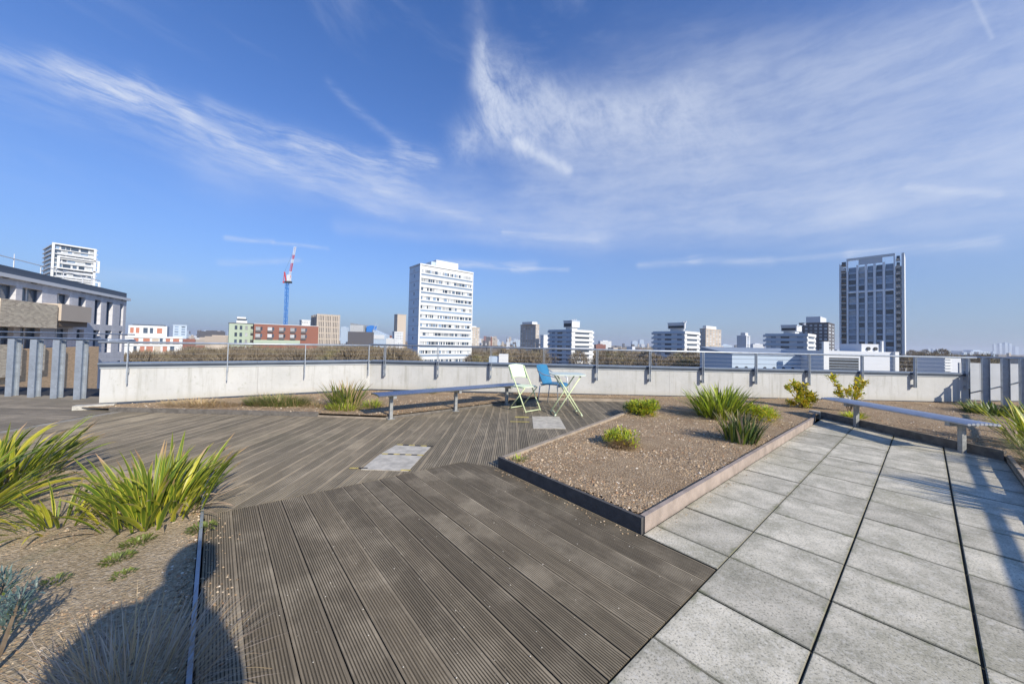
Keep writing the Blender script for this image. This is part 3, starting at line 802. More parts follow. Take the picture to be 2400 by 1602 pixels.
def blue_chair():
    root = thing('armchair', 'blue plastic garden chair with steel legs standing sideways behind the small table', 'chair', (.84, 7.0, 0), radians(-34))
    def shell(name, fn, nu, nv, th, nrm):
        m = MB(); G = []
        for side in (0, 1):
            G.append([[m.vert(Vector(fn(u / nu, v / nv)) + Vector(nrm) * th * side) for u in range(nu + 1)] for v in range(nv + 1)])
        for v in range(nv):
            for u in range(nu):
                m.face((G[0][v][u], G[0][v][u + 1], G[0][v + 1][u + 1], G[0][v + 1][u])); m.face((G[1][v][u], G[1][v + 1][u], G[1][v + 1][u + 1], G[1][v][u + 1]))
        for u in range(nu):
            for v in (0, nv): m.face((G[0][v][u], G[1][v][u], G[1][v][u + 1], G[0][v][u + 1]))
        for v in range(nv):
            for u in (0, nu): m.face((G[0][v][u], G[0][v + 1][u], G[1][v + 1][u], G[1][v][u]))
        build(name, m, M_bluepl, root, smooth=False)
    shell('backrest', lambda u, v: (-.17 - .13 * v + .055 * (2 * u - 1) ** 2 * (1 - .3 * v), (2 * u - 1) * (.19 + .05 * v - .03 * v ** 4), .43 + .36 * v + .02 * (1 - (2 * u - 1) ** 4) * v), 10, 6, .012, (-1, 0, 0))
    shell('seat', lambda u, v: (-.18 + .42 * v, (2 * u - 1) * (.20 + .015 * sin(pi * v)), .435 + .018 * (2 * u - 1) ** 2 + .014 * v - (.03 * max(0, v - .85) / .15)), 8, 8, .022, (0, 0, -1))
    for s in (-1, 1):
        m = MB(); m.tube([(-.23, s * .21, .008), (-.18, s * .205, .41)], .011, 8); build('leg', m, M_alu, root, smooth=True)
        m = MB(); m.tube([(.23, s * .22, .008), (.205, s * .22, .40), (.20, s * .22, .56), (.14, s * .225, .60), (-.10, s * .23, .63), (-.24, s * .22, .70)], .010, 8); build('arm_tube', m, M_alu, root, smooth=True)
    for xx, w in ((-.18, .205), (.20, .22)):
        m = MB(); m.tube([(xx, -w, .405), (xx, w, .405)], .010, 8); build('seat_bar', m, M_alu, root, smooth=True)
    return root
blue_chair()
m = MB(); m.tube([(0, 0, .01), (0, 0, .10), (.02, 0, .22)], .045, 10, taper=[.05, .045, .03])
build('plant_pot', m, mat('dark_green_pot', (.04, .07, .05), .6), smooth=True, loc=(.16, 6.98, 0), label='small dark pot on the deck behind the pale folding chair', cat='pot')

# ------------------------------------------------------------------ access plates let into the deck
def plate(label, quad, z=.004, group=None, tape=()):
    cx_ = sum(p[0] for p in quad) / 4; cy_ = sum(p[1] for p in quad) / 4
    q = [(p[0] - cx_, p[1] - cy_) for p in quad]
    root = thing('access_cover', label, 'cover', (cx_, cy_, 0), group=group)
    m = MB(); m.prism(q, -.01, z); build('plate', m, M_plate, root)
    for a, b in tape:                                   # hazard tape: yellow and black dashes
        a = Vector(a) - Vector((cx_, cy_)); b = Vector(b) - Vector((cx_, cy_)); d = b - a; L = d.length; d /= L; n_ = Vector((-d.y, d.x)) * .011
        nd = int(L / .062)
        for k in range(nd):
            s0, s1 = L * k / nd, L * (k + 1) / nd
            m = MB(); m.prism([tuple(a + d * s0 - n_), tuple(a + d * s1 - n_), tuple(a + d * s1 + n_), tuple(a + d * s0 + n_)], z, z + .003)
            build('tape_dash', m, M_paint_y if k % 2 == 0 else M_paint_k, root)
    return root
plate('square pale access plate in the deck with hazard tape, nearer the camera', [(-1.41, 3.37), (-.955, 3.35), (-.935, 3.80), (-1.40, 3.82)], tape=[((-1.53, 3.39), (-1.36, 3.40)), ((-1.03, 3.37), (-.94, 3.37)), ((-1.38, 3.835), (-.93, 3.815))])
plate('smaller pale access plate with hazard tape behind the square plate', [(-1.395, 3.86), (-.935, 3.84), (-.92, 4.12), (-1.34, 4.16)], tape=[((-1.33, 4.18), (-.90, 4.14)), ])
plate('pale access plate in the deck right in front of the folding table', [(.34, 5.12), (.82, 5.14), (.83, 5.98), (.37, 5.96)], tape=[])
M_ytape = mat('faded_yellow_tape', (.42, .34, .10), .8, 0, .2, 20)
for (x0, x1, y0, y1), lb in (((.08, .31, 5.84, 5.92), 'faded yellow tape mark left of the plate by the table, farthest one'), ((.0, .30, 5.52, 5.555), 'pale yellow tape mark left of the plate by the table, nearer one')):
    m = MB(); m.box(0, x1 - x0, 0, y1 - y0, .001, .004); build('tape_strip', m, M_ytape, loc=(x0, y0, 0), label=lb, cat='tape')

# ------------------------------------------------------------------ fences with galvanised posts
def h_post(root, x, y, rz, h=1.10, w=.085, dd=.11):
    m = MB(); t = .006
    for s in (-1, 1): m.box(-w / 2, w / 2, s * dd / 2 - t / 2, s * dd / 2 + t / 2, 0, h)
    m.box(-t / 2, t / 2, -dd / 2 + t / 2, dd / 2 - t / 2, 0, h)
    for z in (.22, .55): m.tube([(.018, -dd / 2 - .012, z), (.018, -dd / 2 + .0, z)], .008, 6)
    return build('post', m, M_galv, root, loc=(x, y, 0), rot=(0, 0, rz))
root = thing('steel_fence', 'galvanised post fence with two rails at the left edge of the terrace', 'fence')
for k in range(10):
    x = -8.12 - .505 * k; y = 6.63 + .055 * k
    h_post(root, x, y, radians(12), w=.10, dd=.12)
for z, r in ((1.125, .022), (1.235, .012)):
    m = MB(); m.tube([(-13, 7.13, z), (-7.0, 6.50, z), (-6.80, 5.90 if z < 1.2 else 6.2, z)], r, 8); build('rail', m, M_galv, root, smooth=True)
m = MB(); m.box(-7.03, -6.90, 6.03, 6.06, .42, .70); build('bracket_plate', m, M_galv, root)

M_panel = mat('pale_ribbed_screen', (.42, .44, .46), .5, .25, .06, 2)
root = thing('steel_fence', 'galvanised post fence with pale screen panels closing the right end of the terrace', 'fence')
fx = [(10.76, 8.30), (10.90, 8.06), (10.99, 7.80), (11.02, 7.54), (11.04, 7.28), (11.06, 7.0), (11.08, 6.7)]
for k, (x, y) in enumerate(fx):
    h_post(root, x, y, radians(50), h=1.14, w=.12, dd=.10)
for k in range(12):
    m = MB(); m.box(.004, .496, 0, .03, .10, .99)
    build('screen_panel', m, M_panel, root, loc=(10.86 + .5 * k, 8.50, 0))
m = MB(); m.tube([(x, y, 1.135) for x, y in fx], .022, 8); build('rail', m, M_galv, root, smooth=True)
m = MB(); m.tube([(x + .06, y, .28 + .13 * k) for k, (x, y) in enumerate(fx)], .016, 8); build('sloping_rail', m, M_galv, root, smooth=True)
# the fence that runs back past the camera on the right and throws its rail shadow on the slabs
root = thing('steel_fence', 'galvanised post and rail fence beside the slab path that shades the slabs', 'fence')
q0 = Vector((6.40 - 3.6 * EY[0], 2.60 - 3.6 * EY[1])); dF = Vector(EY)
for k in range(13):
    p = q0 + dF * (.66 * k)
    if p.x > 11.2: break
    h_post(root, p.x, p.y, radians(40), h=1.04, w=.07, dd=.09)
Lf = .66 * 12
for z, hh in ((1.09, .085),):
    m = MB(); a = q0 + dF * -.5; b = q0 + dF * Lf
    m.tube([(a.x, a.y, z), (b.x, b.y, z)], .025, 10); build('rail', m, M_galv, root, smooth=True)
m = MB(); m.bar((a.x, a.y, .45), (b.x, b.y, .45), .03, .03); build('rail', m, M_galv, root)

# ------------------------------------------------------------------ plants
def leaf_material(name, base, edge, tip, transl=.35, objvar=.22):
    M = bpy.data.materials.new(name); M.use_nodes = True
    T = NT(M.node_tree); bs = M.node_tree.nodes['Principled BSDF']; out = M.node_tree.nodes['Material Output']
    uv = T.node('ShaderNodeTexCoord').outputs['UV']; u, v, _ = T.sep(uv)
    oi = T.node('ShaderNodeObjectInfo').outputs['Random']; ri = T.node('ShaderNodeNewGeometry').outputs['Random Per Island']
    e = T.m('ABSOLUTE', T.sub(u, .5))
    str_ = T.noise(T.comb(T.mul(u, 14), T.mul(v, 1.5), T.mul(oi, 20)), 1.0, 3, .6)
    c = T.mix(T.ramp(str_, .35, .7), base, tuple(k * 1.45 for k in base))
    c = T.mix(T.ramp(e, .30, .36), c, edge)
    c = T.mix(T.ramp(T.add(v, T.mul(T.sub(T.m('FRACT', T.mul(oi, 5.7)), .5), .34)), .80, .98), c, tip)
    h = T.node('ShaderNodeHueSaturation'); rr = T.m('FRACT', T.add(oi, ri))
    T.put(h.inputs['Value'], T.ramp(rr, 0, 1, 1 - objvar, 1 + objvar, smooth=False)); T.put(h.inputs['Hue'], T.ramp(T.m('FRACT', T.mul(rr, 7.3)), 0, 1, .485, .51, smooth=False))
    T.put(h.inputs['Color'], c); c = h.outputs[0]
    T.put(bs.inputs['Base Color'], c); bs.inputs['Roughness'].default_value = .42; bs.inputs['Specular IOR Level'].default_value = .45
    tr = T.node('ShaderNodeBsdfTranslucent'); T.put(tr.inputs['Color'], c)
    mx = T.node('ShaderNodeMixShader'); mx.inputs[0].default_value = transl
    T.l.new(bs.outputs[0], mx.inputs[1]); T.l.new(tr.outputs[0], mx.inputs[2]); T.l.new(mx.outputs[0], out.inputs['Surface'])
    return M
L_green = leaf_material('flax_leaf_green', (.115, .175, .018), (.40, .42, .05), (.45, .30, .14))
L_yellow = leaf_material('flax_leaf_yellow', (.42, .42, .035), (.58, .52, .09), (.50, .36, .20))
L_dead = leaf_material('flax_leaf_dead', (.36, .28, .18), (.40, .32, .22), (.30, .22, .15), .2)
L_dark = leaf_material('flax_leaf_dark', (.06, .11, .03), (.14, .20, .06), (.3, .26, .12), .25)
L_olive = leaf_material('shrub_leaf_olive', (.38, .48, .04), (.46, .54, .06), (.46, .42, .08), .42)
L_gold = leaf_material('shrub_leaf_gold', (.62, .52, .05), (.74, .60, .08), (.55, .40, .08), .42)
L_mid = leaf_material('shrub_leaf_mid', (.17, .22, .045), (.26, .29, .07), (.25, .22, .08), .3)
L_grey = leaf_material('grey_green_leaf', (.085, .135, .12), (.13, .19, .17), (.16, .2, .17), .15)
L_straw = leaf_material('dry_straw', (.42, .31, .16), (.50, .38, .20), (.45, .33, .2), .2)
L_grass = leaf_material('grass_blade', (.14, .18, .045), (.20, .23, .07), (.40, .34, .16), .3)
L_greyd = leaf_material('dry_grey_grass', (.36, .30, .22), (.42, .36, .27), (.3, .25, .18), .15)
M_stem = mat('woody_stem', (.16, .12, .08), .85, 0, .2, 30)

def blade(m, uvs, base, az_, lean, bend, L, w, n=6, across=4, fold=.25, mi=0, twist=0.0, droop=0.0):
    """one strap leaf: a tapering folded ribbon"""
    p = Vector(base); ring = []
    a_dir = Vector((cos(az_), sin(az_), 0)); side0 = Vector((-sin(az_), cos(az_), 0))
    for k in range(n + 1):
        t = k / n
        ang = lean + bend * t ** 1.6
        d = a_dir * sin(ang) + Vector((0, 0, cos(ang)))
        nrm = a_dir * cos(ang) - Vector((0, 0, sin(ang)))
        if k: p = p + d * (L / n)
        ww = w * (min(1, .55 + 1.6 * t) if t < .35 else (1 - ((t - .35) / .65) ** 2.2)) * .5
        tw = twist * t
        sd_ = side0 * cos(tw) + nrm * sin(tw)
        row = []
        for c in range(across + 1):
            s = -1 + 2 * c / across
            row.append(m.vert(p + sd_ * (ww * s) + nrm * (-fold * ww * abs(s)) ))
            uvs.append(((s + 1) / 2, t))
        ring.append(row)
    for k in range(n):
        for c in range(across): m.face((ring[k][c], ring[k][c + 1], ring[k + 1][c + 1], ring[k + 1][c]), mi)

def with_uv(m, uvs, name, mats, smooth=True):
    me = m.mesh(name, mats, smooth)
    lay = me.uv_layers.new(name='UVMap')
    vi = np.empty(len(me.loops), dtype=np.int32); me.loops.foreach_get('vertex_index', vi)
    lay.data.foreach_set('uv', np.array(uvs, dtype=np.float32)[vi].ravel())
    return me
leaf_variants = {}
def leaf_set(key, mats_, n=9, L=(.42, .62), w=(.026, .042)):
    R = random.Random(hash(key) % 999 if isinstance(key, int) else 5 + len(key)); out = []
    for M_ in mats_:
        lst = []
        for k in range(n):
            m = MB(); uvs = []
            blade(m, uvs, (0, 0, 0), 0, 0, R.uniform(.15, 1.25), R.uniform(*L), R.uniform(*w), 7, 4, R.uniform(.15, .5), 0, R.uniform(-.6, .6))
            lst.append(with_uv(m, uvs, 'leaf', M_))
        out.append(lst)
    return out
BIG = leaf_set('big', (L_green, L_yellow, L_dead))
def flax(label, loc, n, rad, lean_max, sc=(.7, 1.1), seed=1, arc=None, yellow=.16, dead=.10, group=None, bias=(0, 0)):
    root = thing('flax_plant', label, 'plant', loc, group=group)
    R = random.Random(seed)
    for k in range(n):
        q = R.random(); kind = 1 if q < yellow else (2 if q < yellow + dead else 0)
        a = R.uniform(0, 2 * pi) if arc is None else R.uniform(*arc)
        r = rad * sqrt(R.random()); 
        lean = lean_max * (r / rad) * R.uniform(.5, 1.15) + (R.uniform(.3, .8) if kind == 2 else 0)
        s = R.uniform(*sc)
        b = R.choice(BIG[kind])
        if kind == 2: s *= .7
        ax_ = r * cos(a) + bias[0] * 0; ay_ = r * sin(a)
        put('leaf', b, root, loc=(ax_, ay_, R.uniform(-.01, .015)), rot=(R.uniform(-.12, .12), lean, a + R.uniform(-.5, .5)), scale=(s, s * R.uniform(.85, 1.2), s))
    return root
flax('large strappy flax plant with yellow-edged leaves beside the metal strip of the soil bed', (-2.38, 2.40, .03), 210, .27, .66, (.50, .88), 3, dead=.16)
flax('low splaying flax plant with yellow-green leaves left of the large flax', (-2.86, 2.26, .03), 70, .17, 1.1, (.36, .56), 5, yellow=.22, dead=.12)
flax('dense flax plant at the far left corner of the soil bed by the edging board', (-4.08, 2.82, .03), 170, .30, .85, (.66, 1.0), 8, yellow=.14, dead=.14)
flax('flax plant at the left edge of the picture with long arching leaves', (-3.50, 2.12, .03), 90, .25, 1.15, (.8, 1.15), 11, yellow=.2, dead=.1)

def tuft(name, label, cat, loc, n, rad, L, w, lean, bend, mats_, weights, seed, flat=1.0, up=0.0, n_seg=4, group=None, rz=0.0, stretch=(1, 1), kind=None):
    """plant whose many blades are one part"""
    R = random.Random(seed); m = MB(); uvs = []
    for k in range(n):
        a = R.uniform(0, 2 * pi); r = rad * sqrt(R.random())
        mi = R.choices(range(len(mats_)), weights)[0]
        blade(m, uvs, (r * cos(a) * stretch[0], r * sin(a) * stretch[1], up * R.random()), a + R.uniform(-.7, .7), lean * (r / rad) * R.uniform(.4, 1.2), R.uniform(*bend), R.uniform(*L) * flat, R.uniform(*w), n_seg, 2, .2, mi)
    me = with_uv(m, uvs, name, list(mats_))
    root = thing(name, label, cat, loc, rz, group=group)
    o = put('leaves', me, root, kind='stuff')
    return root
tuft('flax_plant', 'bushy green flax plant in the middle of the gravel planter near the back wall', 'plant', (3.52, 5.92, .06), 330, .32, (.38, .66), (.020, .034), .8, (.1, .7), (L_green, L_dark, L_olive), (6, 1, 3), 21)
tuft('flax_plant', 'dark green upright flax plant in the gravel planter near the long edging board', 'plant', (2.86, 4.37, .06), 170, .16, (.24, .44), (.014, .026), .45, (.0, .55), (L_dark, L_green, L_dead), (7, 1.5, 1), 22)
tuft('flax_plant', 'pale green flax plant against the diagonal wall left of the long bench', 'plant', (-2.92, 6.22, .04), 170, .22, (.30, .58), (.014, .024), .65, (.1, .6), (L_grass, L_green, L_straw), (4, 3, 2), 23)
tuft('strappy_plant', 'yellow-green strappy plant at the far right edge beyond the slatted bench', 'plant', (6.62, 4.42, .06), 120, .22, (.40, .70), (.02, .03), .8, (.2, .9), (L_green, L_yellow, L_mid), (5, 3, 1), 24)
tuft('leafy_clump', 'dark leafy clump in front of the screen panels at the right end', 'plant', (9.35, 6.78, .06), 260, .40, (.14, .30), (.02, .035), .9, (.1, .8), (L_dark, L_mid, L_green), (5, 2, 1.5), 25)
tuft('grass_tuft', 'soft grey-green grass tuft at the right picture edge beside the slab path', 'grass tuft', (5.62, 3.66, .06), 420, .17, (.26, .46), (.003, .006), .7, (.2, 1.0), (L_mid, L_grass, L_straw), (3, 3, 1), 26)
tuft('tall_flax', 'tall strappy plant beside the slab path whose spiky shadow lies across the slabs', 'plant', (5.02, 1.93, .05), 300, .17, (.70, 1.12), (.03, .05), .22, (.1, .55), (L_green, L_dark), (3, 2), 27)
# tufts and ground plants of the bed by the diagonal wall
tuft('grass_tuft', 'patch of green grass in the bed by the diagonal wall', 'grass tuft', (-4.10, 6.22, .04), 1500, .36, (.12, .26), (.005, .010), .7, (.2, 1.1), (L_grass, L_mid, L_straw), (6, 2, 2), 31, stretch=(1.5, .7))
tuft('straw_heap', 'flat mat of dry straw at the left end of the wall bed', 'dry grass', (-5.30, 6.06, .04), 1300, .42, (.08, .18), (.004, .008), 1.15, (.3, 1.4), (L_straw, L_greyd), (6, 1), 32, stretch=(1.7, .55))
tuft('straw_heap', 'small dry straw patch between green grass and pale flax by the wall', 'dry grass', (-3.40, 6.18, .04), 350, .22, (.08, .16), (.003, .006), 1.2, (.3, 1.4), (L_straw, L_grass), (4, 1), 33, stretch=(1.2, .7))
tuft('grass_tuft', 'olive ground plant at the foot of the pale flax plant', 'grass tuft', (-2.82, 5.94, .035), 420, .22, (.08, .18), (.006, .011), .9, (.2, 1.0), (L_olive, L_straw, L_mid), (4, 2, 2), 34, stretch=(1.2, .6))
tuft('grass_tuft', 'small olive tuft behind the left end of the long bench', 'grass tuft', (-2.45, 6.25, .035), 260, .16, (.08, .20), (.006, .011), .8, (.2, 1.0), (L_olive, L_straw, L_mid), (4, 2, 3), 35)
tuft('grass_tuft', 'tiny tuft at the wall foot seen above the bench seat', 'grass tuft', (-1.80, 8.02, .04), 160, .12, (.08, .20), (.005, .01), .8, (.2, 1.0), (L_mid, L_straw), (2, 1), 36)
tuft('weed', 'small green weed at the back left corner of the gravel planter', 'weed', (.10, 3.52, .06), 50, .06, (.04, .10), (.006, .010), 1.0, (.2, 1.0), (L_grass, L_olive), (2, 1), 37)
tuft('grass_tuft', 'long dry grass strands in the shadow at the bottom left of the deck', 'dry grass', (-1.27, 1.20, .02), 620, .24, (.14, .32), (.002, .004), 1.35, (.1, .7), (L_greyd, L_straw), (2, 1), 38, stretch=(1.0, .8))
tuft('grass_tuft', 'dry flattened leaves under the dark flax plant', 'dry grass', (3.05, 4.62, .06), 150, .16, (.10, .22), (.006, .012), 1.3, (.3, 1.2), (L_straw, L_greyd), (3, 1), 39)
tuft('low_plant', 'low yellow-green plant under the far end of the slatted bench', 'plant', (5.98, 6.12, .06), 150, .13, (.07, .16), (.014, .024), 1.0, (.2, 1.0), (L_olive, L_gold), (2, 1), 40)
for k, (x, y, n, r, lb) in enumerate(((-2.16, 2.08, 170, .07, 'green weed patch just in front of the large flax plant'), (-2.10, 1.92, 150, .06, 'green weed patch near the edge of the photographer shadow'),
                               (-1.93, 1.80, 60, .04, 'tiny weed patch next to the shadow edge'), (-2.45, 1.52, 300, .13, 'wider green weed patch at the left picture edge'),
                               (-2.2, 1.74, 50, .05, 'faint weed patch in the sandy soil'), (-1.93, 2.24, 170, .07, 'round-leaved weed between flax plant and metal strip'))):
    tuft('weed', lb, 'weed', (x, y, .03), n, r, (.012, .03), (.006, .012), 1.3, (.1, .8), (L_grass, L_mid), (2, 1), 50 + k, n_seg=2)

def leaf_ball(m, uvs, centre, rad, n, ll, lw, R, mats_w, flat=.8, up=.3, shell=.55):
    for k in range(n):
        a = R.uniform(0, 2 * pi); z = R.uniform(-.15 if up else -1, 1); q = sqrt(max(0, 1 - z * z)); rr = rad * (shell + (1 - shell) * R.random()) * R.uniform(.85, 1.1)
        p = Vector(centre) + Vector((rr * q * cos(a), rr * q * sin(a), rr * z * flat))
        blade(m, uvs, p, a + R.uniform(-.8, .8), R.uniform(.2, 1.5), R.uniform(0, .5), R.uniform(*ll), R.uniform(*lw), 3, 2, .25, R.choices(range(len(mats_w)), mats_w)[0])
def dome_shrub(label, loc, rad, flat, n, ll, lw, mats_, w, seed, skirt=0):
    R = random.Random(seed); m = MB(); uvs = []
    for k in range(9):
        a = R.uniform(0, 6.28); r = rad * .62 * R.random() ** .5
        leaf_ball(m, uvs, (r * cos(a), r * sin(a), rad * R.uniform(.05, .38)), rad * R.uniform(.38, .68), n // 9, ll, lw, R, w, flat)
    root = thing('shrub', label, 'shrub', loc)
    put('foliage', with_uv(m, uvs, 'foliage', list(mats_)), root, kind='stuff')
    m = MB()
    for k in range(7):
        a = R.uniform(0, 6.28); m.tube([(0, 0, -.02), (rad * .3 * cos(a), rad * .3 * sin(a), rad * .25), (rad * .5 * cos(a), rad * .5 * sin(a), rad * .45)], .004, 5, taper=[.006, .004, .002])
    build('stems', m, M_stem, root)
    if skirt:
        m = MB(); uvs = []
        for k in range(skirt):
            a = R.uniform(-2.4, -.6); r = rad * R.uniform(.3, .85)
            blade(m, uvs, (r * cos(a), r * sin(a), R.uniform(0, .05)), a + R.uniform(-1, 1), R.uniform(.5, 1.4), R.uniform(.2, 1), R.uniform(.06, .14), R.uniform(.004, .008), 3, 2, .2, 0)
        put('dry_skirt', with_uv(m, uvs, 'dry_skirt', [L_straw]), root, kind='stuff')
    return root
dome_shrub('lime green dome shrub with dry skirt near the tan edging of the planter', (1.30, 4.16, .06), .215, 1.0, 1100, (.03, .055), (.010, .017), (L_olive, L_gold, L_mid), (6, 2, 2), 61, 900)
dome_shrub('lime green dome shrub at the far back left of the gravel planter', (2.30, 5.98, .06), .34, .95, 2200, (.035, .07), (.014, .024), (L_olive, L_gold, L_mid), (6, 2, 2), 62)
dome_shrub('yellow-green low shrub attached to the right side of the bushy flax', (4.02, 5.72, .06), .30, 1.05, 1500, (.035, .07), (.012, .022), (L_olive, L_gold), (4, 2), 63)
dome_shrub('dark green shrub touching the left side of the far lime dome', (2.17, 6.36, .06), .16, 1.2, 350, (.03, .06), (.009, .016), (L_mid, L_dark), (2, 2), 64)
def branch_shrub(label, loc, branches, seed, ball=.095, nleaf=80, ll=(.04, .07), lw=(.024, .036), mats_=(L_gold, L_olive, L_mid), w=(7, 3, 1)):
    R = random.Random(seed); root = thing('shrub', label, 'shrub', loc)
    m = MB(); m2 = MB(); uvs = []
    for (x, y, z, s) in branches:
        mid_ = (x * .35 + R.uniform(-.03, .03), y * .35, z * .45)
        m.tube([(0, 0, -.02), mid_, (x, y, z)], .006, 5, taper=[.010, .007, .003])
        leaf_ball(m2, uvs, (x, y, z), ball * s, int(nleaf * s), ll, lw, R, w, 1.0, 0, .2)
        for t in (.6, .8):
            leaf_ball(m2, uvs, (mid_[0] + (x - mid_[0]) * t, mid_[1] + (y - mid_[1]) * t, mid_[2] + (z - mid_[2]) * t), ball * s * .6, int(nleaf * s * .3), ll, lw, R, w, 1.0, 0, .2)
    build('branches', m, M_stem, root)
    put('foliage', with_uv(m2, uvs, 'foliage', list(mats_)), root, kind='stuff')
    return root
branch_shrub('bushy golden-leaved shrub near the back wall between flax and slatted bench', (5.82, 7.02, .06),
             [(-.30, 0, .40, .6), (-.12, .05, .46, 1.1), (-.03, 0, .34, 1.4), (.12, -.05, .26, 1.4), (.22, 0, .18, 1.2), (-.10, -.05, .18, 1.3), (.06, 0, .10, 1.5), (.02, .1, .42, .8), (-.2, .05, .10, .9), (.12, .05, .45, .5)], 71)
branch_shrub('open golden-leaved shrub with bare stems rising behind the slatted bench', (6.42, 6.66, .06),
             [(-.32, 0, .64, .9), (-.16, .05, .34, .9), (-.02, 0, .40, 1.0), (.16, 0, .50, 1.0), (.30, 0, .56, .7), (.10, -.05, .33, 1.0), (-.22, 0, .48, .5), (.2, .03, .62, .6)], 72, nleaf=70)
branch_shrub('grey-green bushy shrub cut by the bottom left corner of the picture', (-1.80, 1.24, .02),
             [(-.20, .05, .22, 1.3), (-.10, .10, .26, 1.2), (.0, .05, .20, 1.0), (-.28, -.02, .15, 1.5), (-.12, -.05, .14, 1.3), (.07, .03, .27, .8), (-.35, .1, .22, 1.2), (-.02, -.1, .1, 1.0), (-.2, .18, .22, 1.0), (-.3, -.12, .1, 1.2)], 73, ball=.07, nleaf=80, ll=(.02, .045), lw=(.004, .008), mats_=(L_grey, L_mid), w=(8, 1))

# ------------------------------------------------------------------ the city around
M_white = mat('white_cladding', (.66, .67, .66), .7, 0, .06, .2)
M_whiteg = mat('light_grey_cladding', (.60, .62, .64), .7, 0, .06, .3)
M_bluegrey = mat('blue_grey_cladding_and_shade', (.44, .53, .62), .7, 0, .06, .2)  # real cladding tone; also the painted shade on the white blocks' left sides
M_glass = mat('dark_window_glass', (.05, .07, .10), .12, 0, .4, .6, spec=.7, objvar=.5)
M_glassb = mat('blue_window_glass', (.17, .23, .31), .12, 0, .4, .6, spec=.8, objvar=.5)
M_glassl = mat('pale_curtained_window', (.38, .40, .41), .4, 0, .3, .6, objvar=.4)
M_beige = mat('beige_cladding', (.46, .40, .33), .85, 0, .08, .3)
M_tan = mat('tan_concrete', (.48, .41, .33), .85, 0, .12, .15)
M_brown = mat('brown_brick', (.20, .145, .10), .9, 0, .25, .5)
M_redb = mat('red_brick', (.25, .11, .08), .9, 0, .12, .4)
M_green = mat('pale_green_render', (.38, .45, .35), .85, 0, .06, .4)
M_orange = mat('orange_red_panel', (.42, .17, .11), .7, 0, .15, .5)
M_darkst = mat('dark_stone', (.11, .105, .11), .85, 0, .1, .3)
M_louvre = mat('dark_louvre', (.04, .045, .05), .6)
M_cranew = mat('white_crane_paint', (.7, .7, .72), .6)
M_craner = mat('red_crane_paint', (.55, .06, .06), .6)
M_craneb = mat('blue_crane_paint', (.03, .20, .60), .6)
M_roofgrey = mat('grey_metal_roof', (.27, .32, .38), .6, .1, .12, .3)
M_roofdk = mat('dark_grey_roof_edge', (.075, .10, .14), .6, 0, .1, .3)

GZ = -26.0
NLX, NLY = -EX[0], -EX[1]                 # second axis of the street grid: to the left and away
def solve(Cx, Cy, d, px):
    """distance from (Cx, Cy) along d to the sight line through column px"""
    r = ray(px, 810); return (r.x * Cy - r.y * Cx) / (d[0] * r.y - d[1] * r.x)
def grid_thing(name, label, cat, pxC, YC, group=None):
    x = xat(pxC, YC); t = thing(name, label, cat, (x, YC, GZ), ANG, group); return t, x, YC
def lens(x, y, pxL, pxR):
    return solve(x, y, (NLX, NLY), pxL), solve(x, y, EY, pxR)

_unit = {}
def unit_box(name, material):
    k = (name, material.name)
    if k not in _unit:
        m = MB(); m.box(0, 1, 0, 1, 0, 1); _unit[k] = m.mesh(name, material)
    return _unit[k]
def ubox(name, material, parent, x0, x1, y0, y1, z0, z1):
    return put(name, unit_box(name, material), parent, loc=(x0, y0, z0), scale=(x1 - x0, y1 - y0, z1 - z0))

def plain_tower(label, pxL, pxC, pxR, ytop, Y, wall_m, rows=0, cols=(3, 3), win=M_glass, group=None, roof=None, fl=3.0, name='tower_block', rise=.55):
    """tower on the street grid with windows on both visible faces"""
    t, x, y = grid_thing(name, label, 'building', pxC, Y, group)
    wl, wr = lens(x, y, pxL, pxR); wl = max(wl, 2); wr = max(wr, 2)
    zt = zat(pxC, ytop, Y) - GZ
    ubox('wall', wall_m, t, 0, wr, 0, wl, 0, zt)
    ubox('parapet', wall_m, t, -.3, wr + .3, -.3, wl + .3, zt, zt + .8)
    for r in range(rows):
        z1 = zt - .9 - r * fl; z0 = z1 - fl * rise
        if z0 < 12: break
        for c in range(cols[1]):
            a = wr * (c + .5) / cols[1]; w = wr / cols[1] * .28
            ubox('window', win, t, a - w, a + w, -.06, .10, z0, z1)
        for c in range(cols[0]):
            a = wl * (c + .5) / cols[0]; w = wl / cols[0] * .28
            ubox('window', win, t, -.06, .10, a - w, a + w, z0, z1)
    if roof:
        a, b, c, d, h = roof
        ubox('roof_housing', M_white, t, wr * a, wr * b, wl * c, wl * d, zt + .8, zt + .8 + h)
    return t, zt, wl, wr

